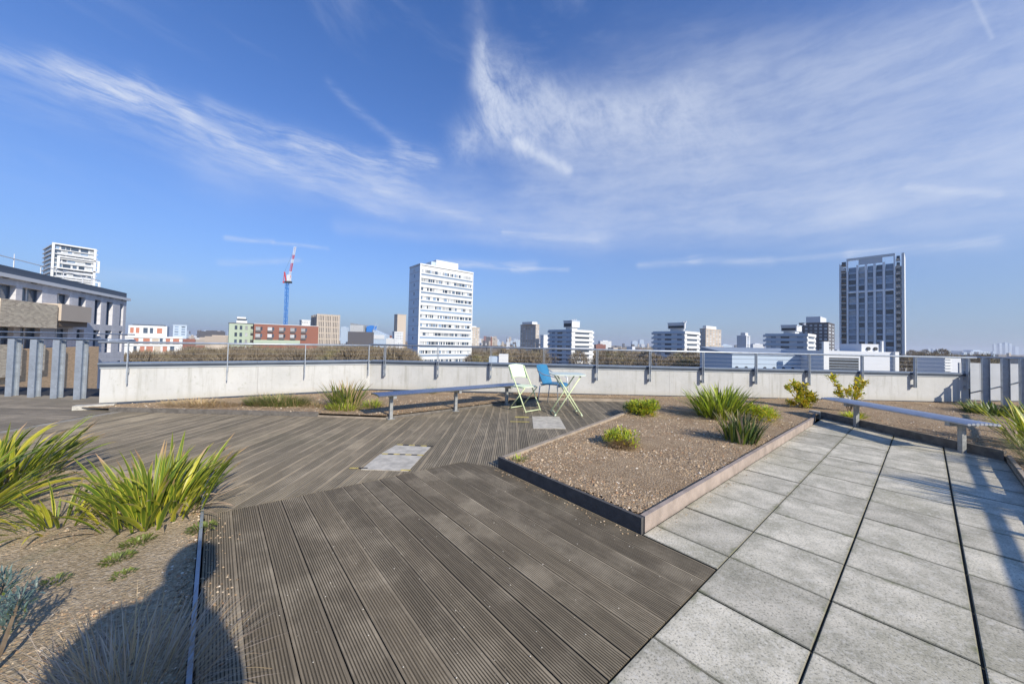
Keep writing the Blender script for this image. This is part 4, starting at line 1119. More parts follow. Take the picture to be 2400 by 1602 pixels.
M_sideshade = mat('blue_shade_side_cladding', (.68, .78, .86), .7, 0, .06, .2)  # blue shade of the white tower's side face put into its colour
def white_tower():
    t, x, y = grid_thing('tower_block', 'tall white residential slab tower with thin dark bands left of the picture centre', 'building', 980.5, 120.0)
    wl, wr = lens(x, y, 955.5, 1104.5); zt = zat(980.5, 620, 120.0) - GZ
    ubox('wall', M_white, t, .0, wr, 0.12, wl, 0, zt)
    ubox('side_cladding', M_sideshade, t, -.12, 0, .15, wl, 0, zt - .3)
    ubox('corner_pier', M_white, t, -.15, .35, -.12, .15, 0, zt)
    ubox('corner_pier', M_white, t, wr - .25, wr + .1, -.12, .12, 0, zt)
    ubox('roof_band', M_white, t, -.2, wr + .15, -.2, wl + .1, zt, zt + .5)
    ubox('roof_housing', M_white, t, wr * .30, wr * .72, 1.0, wl * .8, zt + .5, zt + 3.0)
    ubox('roof_housing', M_bluegrey, t, wr * .22, wr * .30, 1.4, wl * .7, zt + .5, zt + 2.2)
    R = random.Random(5); fl = 3.12
    for k in range(15):
        zf = zt - 2.9 - k * fl
        if zf < 12: break
        ubox('shadow_gap', M_glassb, t, .35, wr - .25, .02, .13, zf - .62, zf)  # dark strip standing in for the shadow line at each storey
        ubox('spandrel', M_white, t, .35, wr - .25, -.16, .115, zf - 1.62, zf - .64)
        xx = .5
        # window row: uneven openings
        zz1 = zf + 1.35 if k else zf + 1.35
        while xx < wr - 1.0:
            w = R.choice((.45, .6, .8, 1.1))
            if R.random() < .93:
                g_ = R.random(); mt = M_glass if g_ < .35 else (M_glassb if g_ < .6 else M_glassl)
                ubox('window', mt, t, xx, min(xx + w, wr - .4), .06, .14, zf + .45, zf + 1.45)
            xx += w + R.choice((.15, .2, .45))
    # the side face: faint storey joints and small windows
    for k in range(15):
        zf = zt - 2.4 - k * fl
        if zf < 12: break
        ubox('storey_joint', M_whiteg, t, -.16, -.12, .4, wl - .2, zf, zf + .22)
        ubox('side_window', M_glassb, t, -.17, -.12, wl * .45, wl * .45 + .7, zf - 1.6, zf - .5)
    for z in (zt - 1.7,): ubox('side_window', M_white, t, -.18, -.12, wl * .45, wl * .6, z, z + .9)
white_tower()

def white_block(label, pxL, pxC, pxR, ytop, Y, pxa, pxb, yr0, dark_glass=M_glass, pxm=None):
    t, x, y = grid_thing('apartment_block', label, 'building', pxC, Y, 'white stepped apartment blocks beyond the wall')
    wl, wr = lens(x, y, pxL, pxR); zt = zat(pxC, ytop, Y) - GZ
    ubox('wall', M_whiteg, t, .6, wr - .9, .6, wl - .4, 0, zt)
    fl = 3.0
    for k in range(10):
        z1 = zt - k * fl
        if z1 < 10: break
        o = 0.0 if k else .2
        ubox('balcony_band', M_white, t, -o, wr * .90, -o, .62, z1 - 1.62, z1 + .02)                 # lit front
        ubox('balcony_band', M_bluegrey, t, .02 - o, .62, .64, wl, z1 - 1.60, z1)                     # shaded side, its shade put into the blue-grey colour
        ubox('window_strip', dark_glass, t, wr * .16, wr * .78, .42, .61, z1 - fl + .05, z1 - 1.65)
        ubox('pier', M_white, t, 0.1, wr * .15, .3, .61, z1 - fl + .03, z1 - 1.63)
        ubox('corner_balcony', M_white, t, wr * .90 + .05, wr, .35, 3.0, z1 - 2.2, z1 - .7)
        for a, b in ((.10, .24), (.42, .62), (.74, .86)):
            ubox('side_window', dark_glass if a > .3 and a < .6 else M_glassb, t, .45, .61, wl * a, wl * b, z1 - fl + .12, z1 - 1.62)
        ubox('end_balcony', M_whiteg, t, .3, 1.6, wl + .02, wl + 1.2, z1 - 2.1, z1 - .6)
    # lift housing on a neck
    ya = solve(x, y, (NLX, NLY), pxa); xb = solve(x, y, EY, pxb)
    zr = zat(pxC, yr0, Y) - GZ
    y0 = .4
    if pxm:
        y0 = solve(x, y, (NLX, NLY), pxm); q = (x + NLX * y0, y + NLY * y0); xb = solve(q[0], q[1], EY, pxb)
    ubox('housing_neck', M_whiteg, t, 1.6, max(2.6, xb - 1.2), y0 + 1.0, ya - 1.0, zt + .05, zt + 1.5)
    ubox('lift_housing', M_white, t, .4, xb, y0, ya, zt + 1.5, zr)
    ubox('housing_window', M_louvre, t, .33, .39, y0 + .5, ya - .4, zt + 1.9, zr - 1.4)
    ubox('housing_cap', M_bluegrey, t, .2, xb + .2, y0 - .2, ya + .2, zr, zr + .5)
    for k in range(3):
        ubox('vent', M_whiteg, t, 2 + k * 2.0, 2.7 + k * 2.0, 2, 2.7, zr + .5, zr + 1.2 + .3 * k)
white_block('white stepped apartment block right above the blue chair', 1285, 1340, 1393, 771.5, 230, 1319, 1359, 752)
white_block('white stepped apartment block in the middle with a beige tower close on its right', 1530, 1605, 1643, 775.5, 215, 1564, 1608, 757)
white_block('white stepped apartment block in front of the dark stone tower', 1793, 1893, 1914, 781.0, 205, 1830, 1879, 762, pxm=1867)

M_pier = mat('bright_white_piers', (.84, .85, .85), .7, 0, .04, .2)
def right_tower():
    YC = 150.0
    t, x, y = grid_thing('tower_block', 'tall grey tower with white vertical piers and balcony columns on the right', 'building', 2119, YC)
    L = lambda px: solve(x, y, (NLX, NLY), px)
    zt = zat(2119, 613, YC) - GZ; wl = L(1969); wr = 13.0
    zpx = lambda py: zat(2119, py, YC) - GZ
    ubox('wall', M_whiteg, t, 1.4, wr, .6, wl - .3, 0, zt - 1.5)
    ubox('side_slab', M_white, t, 0, wr, -.25, .55, 0, zpx(592)); ubox('side_slab', M_whiteg, t, 0, 4.0, wl - .45, wl + .25, 0, zt + .2)
    # the wedge on top of the far slab
    m = MB(); m.hexa([(0, wl - 2.2, 0), (1.2, wl - 2.2, 0), (1.2, wl + .2, 0), (0, wl + .2, 0), (0, wl + .1, 3.4), (1.2, wl + .1, 3.4), (1.2, wl + .2, 3.4), (0, wl + .2, 3.4)])
    build('roof_wedge', m, M_white, t, loc=(0.05, 0, zt - 1.3))
    fl = 2.85
    cols = [(2076, 2095), (2054, 2069), (2034, 2047), (2013, 2027), (1989, 2007)]
    piers = [(2095.5, 2099.5), (2069.5, 2075.5), (2047.5, 2053.5), (2027.5, 2033.5), (2007.5, 2012.5), (1984.5, 1988.5)]
    ztop = zpx(596)
    for a, b in piers:
        ubox('pier', M_pier, t, -.1, .9, L(b), L(a), 0, ztop - (0 if a in (2095.5, 1984.5) else 2.4))
    ubox('top_beam', M_white, t, -.12, .95, L(2099.5), L(1984.5), ztop, ztop + 1.0)
    ubox('upper_screen', M_whiteg, t, 0, .7, L(2069), L(2013), ztop - 2.4, ztop)
    ubox('belt_course', M_pier, t, -.08, .9, L(2095.5), L(1988.5), ztop - 15.3, ztop - 14.6)
    R = random.Random(3)
    nfl = 21
    for c, (a, b) in enumerate(cols):
        y0, y1 = L(b), L(a)
        ubox('panel_back', M_bluegrey, t, 1.0, 1.38, y0, y1, 0, ztop - 3.2)
        for k in range(nfl):
            z1 = ztop - 3.6 - k * fl
            if z1 < 12: break
            g_ = R.random()
            ubox('window', M_glassb if g_ < .62 else (M_glass if g_ < .9 else M_glassl), t, .75, .98, y0 + .12, y1 - .12, z1 - 1.95, z1)
            ubox('spandrel', M_bluegrey, t, .60, .97, y0 + .05, y1 - .05, z1 - fl + .12, z1 - 2.0)
    for a, b, mt in ((2100.5, 2112, M_tan), (1971, 1984, M_brown)):
        y0, y1 = L(b), L(a)
        for k in range(nfl):
            z1 = ztop - 2.4 - k * fl
            if z1 < 12: break
            ubox('balcony_slab', M_white, t, .1, 1.35, y0, y1, z1 - .25, z1)
            ubox('balcony_front', mt, t, .15, .3, y0 + .1, y1 - .1, z1, z1 + .95)
            ubox('balcony_recess', M_glass, t, 1.2, 1.36, y0 + .2, y1 - .2, z1 + .1, z1 + 2.3)
right_tower()

# grey-beige and dark towers behind
plain_tower('beige concrete tower with a white roof box left of the first white block', 1219, 1255, 1263, 761, 430, M_tan, 14, (6, 3), M_glassl, roof=(-.6, .9, .1, .75, 3.0), group=None)
plain_tower('beige tower standing right against the middle white block', 1640, 1654, 1690, 771, 400, M_tan, 14, (2, 5), M_glassl, roof=(.1, .75, .2, .8, 3.5))
plain_tower('short beige tower partly hidden behind the right side of the white slab tower', 1100, 1104, 1123, 768, 420, M_tan, 10, (2, 4), M_glassl, roof=(0, .6, 0, .9, 1.5))
plain_tower('small grey and white slab between the beige tower and the first white block', 1266, 1274, 1284, 786, 420, M_white, 6, (3, 0), M_bluegrey)
plain_tower('blue-grey office block with a white right side between two white blocks', 1727, 1749, 1758, 787, 520, M_whiteg, 8, (5, 1), M_glassb, roof=(.0, .7, .1, .6, 4))
t_, zt_, wl_, wr_ = plain_tower('dark stone tower with pale window columns beside the tall right tower', 1873, 1941, 1956, 757, 300, M_darkst, 16, (6, 2), M_glassl)
ubox('roof_crown', M_whiteg, t_, 3, wr_ - 1, wl_ * .28, wl_ * .78, zt_ + .8, zt_ + 6.2)
def striped_tower():
    t, x, y = grid_thing('tower_block', 'beige tower with tall pale vertical fins right of the red brick building', 'building', 741, 350)
    wl, wr = lens(x, y, 726, 795); zt = zat(741, 736, 350) - GZ
    ubox('wall', M_darkst, t, 0.4, wr, .5, wl, 0, zt - .5)
    n = 13
    for k in range(n + 1):
        a = (wr - 1.0) * k / n
        ubox('fin', M_beige, t, a, a + wr / n * (.55 if k % 4 else .8), -.25, .5, 0, zt + .6)
    for k in range(4): ubox('fin', M_beige, t, -.1, .4, wl * (k + .3) / 4, wl * (k + .8) / 4, 0, zt)
    for k in range(9): ubox('floor_band', M_tan, t, .1, wr - .2, .1, .5, zt - 6 * k - 1.2, zt - 6 * k)
striped_tower()
plain_tower('grey tower with a rounded dark corner left of the white slab tower', 922, 930, 950, 737, 500, M_tan, 0, (1, 1))
plain_tower('lower pale grey block in front of the grey tower', 919, 924, 944, 778, 430, M_whiteg, 5, (2, 5), M_glassl)
plain_tower('small white roof-top block just left of the striped beige tower', 700, 706, 725, 751, 330, M_white, 3, (2, 4), M_glassl)
plain_tower('blue-grey office block standing behind the red and white flats', 401, 405, 436, 762, 420, M_bluegrey, 4, (1, 2), M_glassb)

# red and white flats
def red_white():
    t, x, y = grid_thing('apartment_block', 'low flats with white frames and orange-red panels beside the grey brick building', 'building', 297, 140)
    _, wr = lens(x, y, 296, 388); _, wr2 = lens(x, y, 296, 427)
    zt = zat(297, 761, 140) - GZ; zb = zat(297, 787, 140) - GZ
    ubox('wall', M_white, t, 0, wr, 3.0, 12, 0, zt)
    ubox('wall', M_white, t, -.5, wr2, .3, 2.9, 0, zb)
    ubox('roof_edge', M_roofdk, t, 1, wr - 1, 3.2, 11, zt, zt + .5)
    R = random.Random(2)
    k = 0; a = .5
    while a < wr - 1.5:
        ubox('panel', R.choice((M_orange, M_orange, M_glass)), t, a, a + R.choice((1.0, 1.3, 1.6)), 2.85, 2.98, zt - 3.1, zt - .9)
        a += R.choice((1.6, 1.9, 2.1))
    for f in range(3):
        a = 2.0; z1 = zb - .8 - f * 3.3
        ubox('frame_band', M_white, t, -.6, wr2 + .1, .02, .28, z1 + .15, z1 + .8)
        while a < wr2 - 1.5:
            q = R.random(); mt = M_orange if q < .45 else (M_glass if q < .75 else M_tan)
            ubox('panel', mt, t, a, a + R.choice((.9, 1.3, 1.9)), .16, .29, z1 - 2.3, z1)
            a += R.choice((1.8, 2.2, 2.6))
red_white()
# green and red brick pair
def green_red():
    t, x, y = grid_thing('apartment_block', 'pale green rendered building with a small roof pavilion', 'building', 536, 150)
    _, wr = lens(x, y, 534, 593.5); zt = zat(536, 757, 150) - GZ
    ubox('wall', M_green, t, 0, wr, 0, 8, 0, zt); ubox('roof_edge', M_darkst, t, -.15, wr + .15, -.15, 8.1, zt, zt + .3)
    for f in range(5):
        z1 = zt - .9 - f * 3.0
        for a in (.22, .42, .64): ubox('window', M_glass if a < .5 else M_glassl, t, wr * a, wr * a + .9, -.06, .08, z1 - 1.7, z1)
        ubox('balcony_opening', M_louvre, t, wr * .86, wr * .98, -.05, .1, z1 - 1.3, z1); ubox('balcony_front', M_green, t, wr * .85, wr, -.25, -.10, z1 - 2.3, z1 - 1.3)
    ubox('roof_pavilion', M_white, t, wr * .28, wr * .72, 1.5, 5.5, zt + .3, zt + 1.4); ubox('pavilion_window', M_glass, t, wr * .32, wr * .70, 1.9, 5, zt + 1.4, zt + 2.2); ubox('pavilion_roof', M_white, t, wr * .30, wr * .66, 1.6, 5.4, zt + 2.2, zt + 3.0)
    t, x, y = grid_thing('apartment_block', 'long red brick building attached to the green building', 'building', 594.5, 152)
    _, wr = lens(x, y, 593, 745); zt = zat(594.5, 758.5, 152) - GZ
    ubox('wall', M_redb, t, 0, wr, 0, 9, 0, zt); ubox('roof_edge', M_whiteg, t, -.1, wr + .1, -.1, 9.1, zt, zt + .2)
    R = random.Random(9)
    for k in range(5):
        a = .6 + k * (wr - 3.5) / 5
        for f in range(2):
            z1 = zt - 1.2 - f * 3.0
            ubox('window', M_glassl, t, a, a + 1.6, -.05, .08, z1 - 1.5, z1); ubox('window', M_glass, t, a + 1.7, a + 2.4, -.05, .08, z1 - 1.5, z1)
            ubox('balcony', M_darkst, t, a - .1, a + 2.0, -.5, -.06, z1 - 2.4, z1 - 1.6)
    ubox('lower_band', M_green, t, 0, wr * .7, -.12, 0, zt - 9.2, zt - 6.9)
green_red()

# crane
def crane():
    Y = 300.0; x = xat(668, Y); t = thing('tower_crane', 'tower crane with blue mast and red and white raised jib', 'crane', (x, Y, GZ))
    zc = zat(668, 663, Y) - GZ
    m = MB(); w = .95
    for sx in (-1, 1):
        for sy in (-1, 1): m.bar((sx * w, sy * w, 0), (sx * w, sy * w, zc), .28)
    n = int(zc / 3)
    for k in range(n):
        z0, z1 = zc * k / n, zc * (k + 1) / n; s = 1 if k % 2 else -1
        for (a, b) in (((-w * s, -w), (w * s, -w)), ((-w * s, w), (w * s, w)), ((-w, -w * s), (-w, w * s)), ((w, -w * s), (w, w * s))): m.bar((*a, z0), (*b, z1), .2)
    build('mast', m, M_craneb, t)
    m = MB(); m.box(-1.6, 3.6, -1.2, 1.2, zc, zc + 1.6); build('slewing_platform', m, M_louvre, t)
    m = MB(); m.box(.3, 2.6, -1.3, 1.3, zc + 1.6, zc + 7); build('cab', m, M_cranew, t)
    m = MB(); m.bar((-1.0, 0, zc + 1.6), (-2.6, 0, zc + 9.5), .9, .8); m.bar((-3.4, 0, zc + 1.0), (-2.6, 0, zc + 9.5), .3); m.bar((-3.6, 0, zc + .6), (-1, 0, zc + .6), 1.2); build('back_frame', m, M_craner, t)
    tip = (xat(684, Y) - x, 0, zat(684, 578, Y) - GZ); base = (1.6, 0, zc + 3)
    b_ = Vector(base); d = Vector(tip) - b_
    for k in range(8):
        p0, p1 = b_ + d * (k / 8), b_ + d * ((k + 1) / 8); m = MB()
        ww = .75
        for oy in (-ww, ww): m.bar(p0 + Vector((-.5, oy, 0)), p1 + Vector((-.5, oy, 0)), .22)
        m.bar(p0 + Vector((.7, 0, 0)), p1 + Vector((.7, 0, 0)), .25)
        for q in range(3):
            a, b = p0.lerp(p1, q / 3), p0.lerp(p1, (q + 1) / 3)
            m.bar(a + Vector((-.5, -ww, 0)), b + Vector((.7, 0, 0)), .14); m.bar(a + Vector((-.5, ww, 0)), b + Vector((.7, 0, 0)), .14); m.bar(a + Vector((-.5, -ww, 0)), b + Vector((-.5, ww, 0)), .14)
        build('jib_section', m, M_cranew if k in (1, 4, 6, 7) else M_craner, t)
    m = MB(); m.bar((-2.6, 0, zc + 9.5), tip, .08); build('stay_cable', m, M_louvre, t)
crane()

# glass cluster in the distance
def glass_cluster():
    Y = 650.0
    for lb, px0, px1, yt, mt in (('distant blue-green glass office block with slanted roof', 820, 854, 757, M_glassl), ('distant bright blue tower with narrow top', 858, 873, 761, M_craneb), ('distant pale glass building with a curved blue edge', 872, 904, 772, M_bluegrey)):
        x0, x1 = xat(px0, Y), xat(px1, Y); z = zat((px0 + px1) / 2, yt, Y) - GZ; t = thing('office_block', lb, 'building', (x0, Y, GZ))
        w = x1 - x0; m = MB(); h2 = z * (.94 if px0 == 820 else .78 if px0 == 872 else .97)
        m.hexa([(0, 0, 0), (w, 0, 0), (w, 20, 0), (0, 20, 0), (0, 0, z if px0 != 858 else z * .95), (w, 0, h2), (w, 20, h2), (0, 20, z)])
        build('wall', m, mt, t)
        n = max(2, int(z / 6))
        for k in range(n): ubox('floor_band', M_white, t, -.3, w * (.9 if px0 != 858 else .5), -.5, -.05, z * .62 + (h2 - z * .62) * k / n, z * .62 + (h2 - z * .62) * k / n + 1.2) if px0 != 858 else None
        if px0 == 872:
            m = MB(); m.bar((3, -1, z), (8, -1, z + 12), .8); m.bar((6, -1, z - 2), (12, -1, z + 10), .7); build('roof_mast', m, M_bluegrey, t)
    Y = 560
    x0, x1 = xat(815, Y), xat(870, Y); z = zat(840, 777, Y) - GZ
    t = thing('office_block', 'low grey building in front of the distant glass towers', 'building', (x0, Y, GZ)); ubox('wall', M_darkst, t, 0, x1 - x0, 0, 10, 0, z)
glass_cluster()

# near sheds on the right
def sheds():
    Y = 82.0; x0, x1 = xat(1716, Y), xat(1934, Y); t = thing('warehouse', 'long low blue-grey metal shed with small round vents beyond the wall', 'building', (x0, Y, GZ))
    w = x1 - x0; zt = zat(1830, 833, Y) - GZ; zr = zat(1830, 816, Y + 14) - GZ
    ubox('wall', M_bluegrey, t, 0, w, 0, 14, 0, zt)
    m = MB(); m.hexa([(0, -.2, zt), (w, -.2, zt), (w, 14, zt), (0, 14, zt), (0, -.2, zt + .12), (w, -.2, zt + .12), (w, 14, zr), (0, 14, zr)]); build('roof', m, M_roofgrey, t)
    for k in range(10):
        m = MB(); a = w * (k + .5) / 10; m.tube([(0, -.14, 0), (0, -.02, 0)], .32, 12); build('round_vent', m, M_louvre, t, loc=(a, 0, zat(1830, 863, Y) - GZ))
    for k in range(3): ubox('wall_seam', M_roofgrey, t, 0, w, -.05, 0, zt - 1.0 - 1.1 * k, zt - .9 - 1.1 * k)
    Y = 76.0; x0, x1 = xat(1930, Y), xat(2101, Y); t = thing('warehouse', 'pale metal building with dark louvres at the foot of the tall right tower', 'building', (x0, Y, GZ))
    w = x1 - x0; zt = zat(2010, 823, Y) - GZ; f = lambda px: xat(px, Y) - x0
    ubox('wall', M_whiteg, t, 0, w, 0, 12, 0, zt)
    ubox('end_wall', M_white, t, -.2, f(1940), -.3, .2, 0, zat(1935, 800, Y) - GZ)
    ubox('louvre_recess', M_louvre, t, f(1941), f(2012), -.05, 0, zt - 5, zat(1975, 838, Y) - GZ)
    for k in range(6):
        z = zat(1975, 838, Y) - GZ - .35 - .62 * k; ubox('louvre_blade', M_roofgrey, t, f(1941), f(2012), -.16, -.06, z - .12, z)
    ubox('roof_box', M_whiteg, t, f(2030), f(2076), 1, 6, zt, zat(2050, 806, Y) - GZ)
    for px in (2045, 2062): 
        m = MB(); m.tube([(0, -.2, 0), (0, .05, 0)], .38, 12); build('round_vent', m, M_louvre, t, loc=(f(px), .95, zat(2050, 817, Y) - GZ))
    ubox('white_duct', M_white, t, f(2091), f(2100), -.6, 0, 0, zat(2095, 824, Y) - GZ)
    ubox('white_duct', M_white, t, f(2074), f(2078), .6, 1.0, zt, zat(2076, 799, Y) - GZ)
    Y = 66.0; x0, x1 = xat(2213, Y), xat(2252, Y); t = thing('plant_room', 'small white slatted roof plant room seen behind the right rail end', 'building', (x0, Y, GZ))
    zt = zat(2230, 836, Y) - GZ; w = x1 - x0
    ubox('wall', M_whiteg, t, 0, w, 0, 5, 0, zt)
    for k in range(5): ubox('slat', M_white, t, -.1, w * .4, -.2, -.02, zt - .5 - .55 * k, zt - .2 - .55 * k)
    Y = 60.0; x0, x1 = xat(1170, Y), xat(1192, Y); t = thing('plant_room', 'small white roof box above the wall left of the pale folding chair', 'building', (x0, Y, GZ))
    zt = zat(1180, 830, Y) - GZ; w = x1 - x0
    ubox('wall', M_white, t, 0, w, 0, 3, 0, zt); ubox('lean_to', M_bluegrey, t, -1.7, -.02, .3, 3, 0, zt - .45)
sheds()

# grey brick building on the left
M_greyb = bpy.data.materials.new('grey_brick'); M_greyb.use_nodes = True
T = NT(M_greyb.node_tree); bs = M_greyb.node_tree.nodes['Principled BSDF']
def brick_nodes(T, bs, c1, c2, mortar, w=.22, h=.075):
    tc = T.node('ShaderNodeTexCoord').outputs['Object']; x, y, z = T.sep(tc)
    b = T.node('ShaderNodeTexBrick'); gp_ = T.sep(T.node('ShaderNodeNewGeometry').outputs['Position']); T.put(b.inputs['Vector'], T.comb(T.sub(T.mul(gp_[0], .572), T.mul(gp_[1], .82)), gp_[2], 0.0))
    b.inputs['Scale'].default_value = 1.0; b.inputs['Brick Width'].default_value = w; b.inputs['Row Height'].default_value = h; b.inputs['Mortar Size'].default_value = .008
    b.inputs['Color1'].default_value = (*c1, 1); b.inputs['Color2'].default_value = (*c2, 1); b.inputs['Mortar'].default_value = (*mortar, 1)
    n = T.noise(tc, .8, 4, .6)
    T.put(bs.inputs['Base Color'], T.mix(T.mul(T.ramp(n, .35, .7), .4), b.outputs['Color'], tuple(k * .7 for k in c1))); bs.inputs['Roughness'].default_value = .85
brick_nodes(T, bs, (.52, .52, .54), (.66, .66, .68), (.60, .60, .61))
M_tanb = bpy.data.materials.new('mottled_tan_brick'); M_tanb.use_nodes = True
brick_nodes(NT(M_tanb.node_tree), M_tanb.node_tree.nodes['Principled BSDF'], (.82, .70, .50), (.42, .32, .22), (.72, .64, .50), .30, .10)
M_brownl = bpy.data.materials.new('brown_brick_near'); M_brownl.use_nodes = True
brick_nodes(NT(M_brownl.node_tree), M_brownl.node_tree.nodes['Principled BSDF'], (.74, .50, .28), (.52, .35, .19), (.6, .46, .32), .25, .08)
def left_building():
    P0 = Vector((-45.3, 41.0)); P1 = Vector((-36.9, 25.2)); d = (P1 - P0).normalized()
    rz = atan2(d.y, d.x)
    t = thing('apartment_building', 'grey brick apartment building with deep windows and balconies at the left edge', 'building', (P0.x, P0.y, GZ), rz)
    # local +x runs towards the camera's left; outward normal is local +y
    nrm = Vector((-d.y, d.x))
    def s_of(px): return solve(P0.x, P0.y, (d.x, d.y), px)
    def z_of(px, py):
        s = s_of(px); Y = P0.y + d.y * s; return zat(px, py, Y) - GZ
    zr = z_of(280, 702); L = s_of(0) + 9
    sgn = 1 if nrm.dot(Vector((0, 0)) - P0) > 0 else -1
    def bx(name, m_, s0, s1, o0, o1, z0, z1, parent=t):
        if sgn < 0: o0, o1 = -o1, -o0
        return ubox(name, m_, parent, s0, s1, min(o0, o1), max(o0, o1), z0, z1)
    D = .45
    zs = z_of(185, 696); ze = z_of(185, 757); zf2 = z_of(185, 772); ze2 = z_of(185, 830)
    wins = [(277, 285), (245, 260), (217, 232), (178, 195), (128, 157), (45, 92), (-30, 30)]
    edges = [(s_of(b), s_of(a)) for a, b in wins]
    bx('core', M_greyb, 0, L, -12, -D, 0, zr)
    # skin built of piers and bands so that the windows are real recesses
    prev = 0
    for k, (a, b) in enumerate(edges + [(L, L)]):
        bx('pier', M_greyb, prev, a, -D, 0, 0, zr)
        prev = b
    for (a, b) in edges:
        bx('head_band', M_greyb, a, b, -D, -.002, zs, zr)
        bx('floor_band', M_greyb, a, b, -D, -.002, zf2, ze)
        bx('floor_band', M_greyb, a, b, -D, -.002, ze2 - 1.0, ze2)
        for (z0, z1) in ((ze, zs), (ze2, zf2)):
            w = bx('window', M_glassb, a + .05, b - .05, -D + .02, -D + .08, z0 + .05, z1 - .05)
            bx('window_frame', M_roofdk, a, a + .10, -D + .08, -D + .16, z0, z1)
            if b - a > 1.2: bx('window_frame', M_white, (a + b) / 2 - .04, (a + b) / 2 + .04, -D + .08, -D + .14, z0, z1)
        bx('blind_box', M_louvre, (a + b) / 2 - .25, (a + b) / 2 + .25, .0, .10, zs + .45, zs + .62)
    bx('roof_edge', M_whiteg, -.3, L + .3, -12.3, .25, zr, zr + .28)
    bx('roof_fascia', M_roofdk, .2, L, -11, .05, zr + .28, zr + .85)
    # balconies
    s0, s1 = s_of(88), s_of(-60)
    zb1, zb0 = z_of(88, 713), z_of(88, 768)
    bx('brick_balcony', M_tanb, s0, s1, 0.01, 1.0, zb0, zb1)
    s2, s3 = s_of(170), s_of(93)
    bx('metal_balcony', M_tan, s2, s3, .01, 1.1, z_of(130, 752), z_of(130, 714)); bx('balcony_soffit', M_brown, s2 + .1, s3, .01, .9, z_of(130, 764), z_of(130, 752))
    # lower storeys in brown brick
    zl = z_of(185, 812)
    bx('brown_storey', M_brownl, s_of(205), L, .01, .8, 0, zl)
    bx('tan_storey', M_tanb, s_of(62), s_of(38), .82, 1.0, z_of(50, 870), z_of(50, 808)); bx('tan_storey', M_tanb, s_of(4), L, .82, 1.0, z_of(4, 880), z_of(4, 806))
    for px in (95, 150): bx('timber_panel', M_tan, s_of(px + 22), s_of(px), .82, .95, z_of(px, 925), z_of(px, 820))
    # roof railing and aerials
    m = MB(); 
    for z in (1.9,): m.bar((2, sgn * -1.5, zr + z), (L, sgn * -1.5, zr + z), .06)
    build('roof_rail', m, M_whiteg, t)
    for s in (3.5, 9.0, 14): 
        m = MB(); m.bar((s, sgn * -1.5, zr + .3), (s, sgn * -1.5, zr + 2.3), .035); build('aerial', m, M_whiteg, t)
    for k in range(9):
        m = MB(); m.bar((2 + k * 3, sgn * -1.5, zr + 1.1), (2 + k * 3, sgn * -1.5, zr + 1.9), .05); build('rail_post', m, M_whiteg, t)
left_building()

def framed_tower():
    Y = 235.0; x, y = xat(112, Y), Y; ra = radians(60)
    t = thing('tower_block', 'white framed tower with stacked balcony frames behind the grey brick building', 'building', (x, y, GZ), ra)
    wr = solve(x, y, (cos(ra), sin(ra)), 218); wl = solve(x, y, (-sin(ra), cos(ra)), 87)
    zt = zat(112, 570, Y) - GZ; fl = 3.1
    ubox('wall', M_whiteg, t, .8, wr - .5, .8, wl, 0, zt)
    R = random.Random(8)
    for k in range(14):
        z1 = zt - k * fl
        ubox('floor_slab', M_white, t, 0, wr, -.1, 1.2, z1 - .55, z1); ubox('floor_slab', M_whiteg, t, -.1, 0.9, 1.25, wl, z1 - .6, z1)
        a = 1.0
        while a < wr - 2:
            w = R.choice((1.8, 2.6, 3.4)); ubox('window', R.choice((M_glass, M_glass, M_glassb, M_glassl)), t, a, min(a + w, wr - 1), .62, .79, z1 - fl + .15, z1 - .65); a += w + R.choice((.3, .9))
        ubox('side_window', M_glass, t, .5, .79, wl * .25, wl * .8, z1 - fl + .2, z1 - .7)
        if k % 4 in (1, 2, 3): ubox('balustrade', M_whiteg, t, wr * .1, wr * .9, -.3, -.15, z1 - fl + .05, z1 - fl + .9)
    def frame(a, b, z0, z1):
        ubox('frame_bar', M_white, t, a, b, -1.1, -.2, z1 - .9, z1); ubox('frame_bar', M_white, t, a, b, -1.1, -.2, z0, z0 + .9)
        ubox('frame_bar', M_white, t, a, a + 1.2, -1.1, -.2, z0 + .9, z1 - .9); ubox('frame_bar', M_white, t, b - 1.2, b, -1.1, -.2, z0 + .9, z1 - .9)
    frame(-.4, wr * .96, zt - fl * 2.6 - 40, zt + .6)
    frame(wr * .10, wr * 1.05, zt - fl * 5.3, zt - fl * 2.5); frame(wr * .14, wr * 1.09, zt - fl * 10.4, zt - fl * 7.4)
framed_tower()

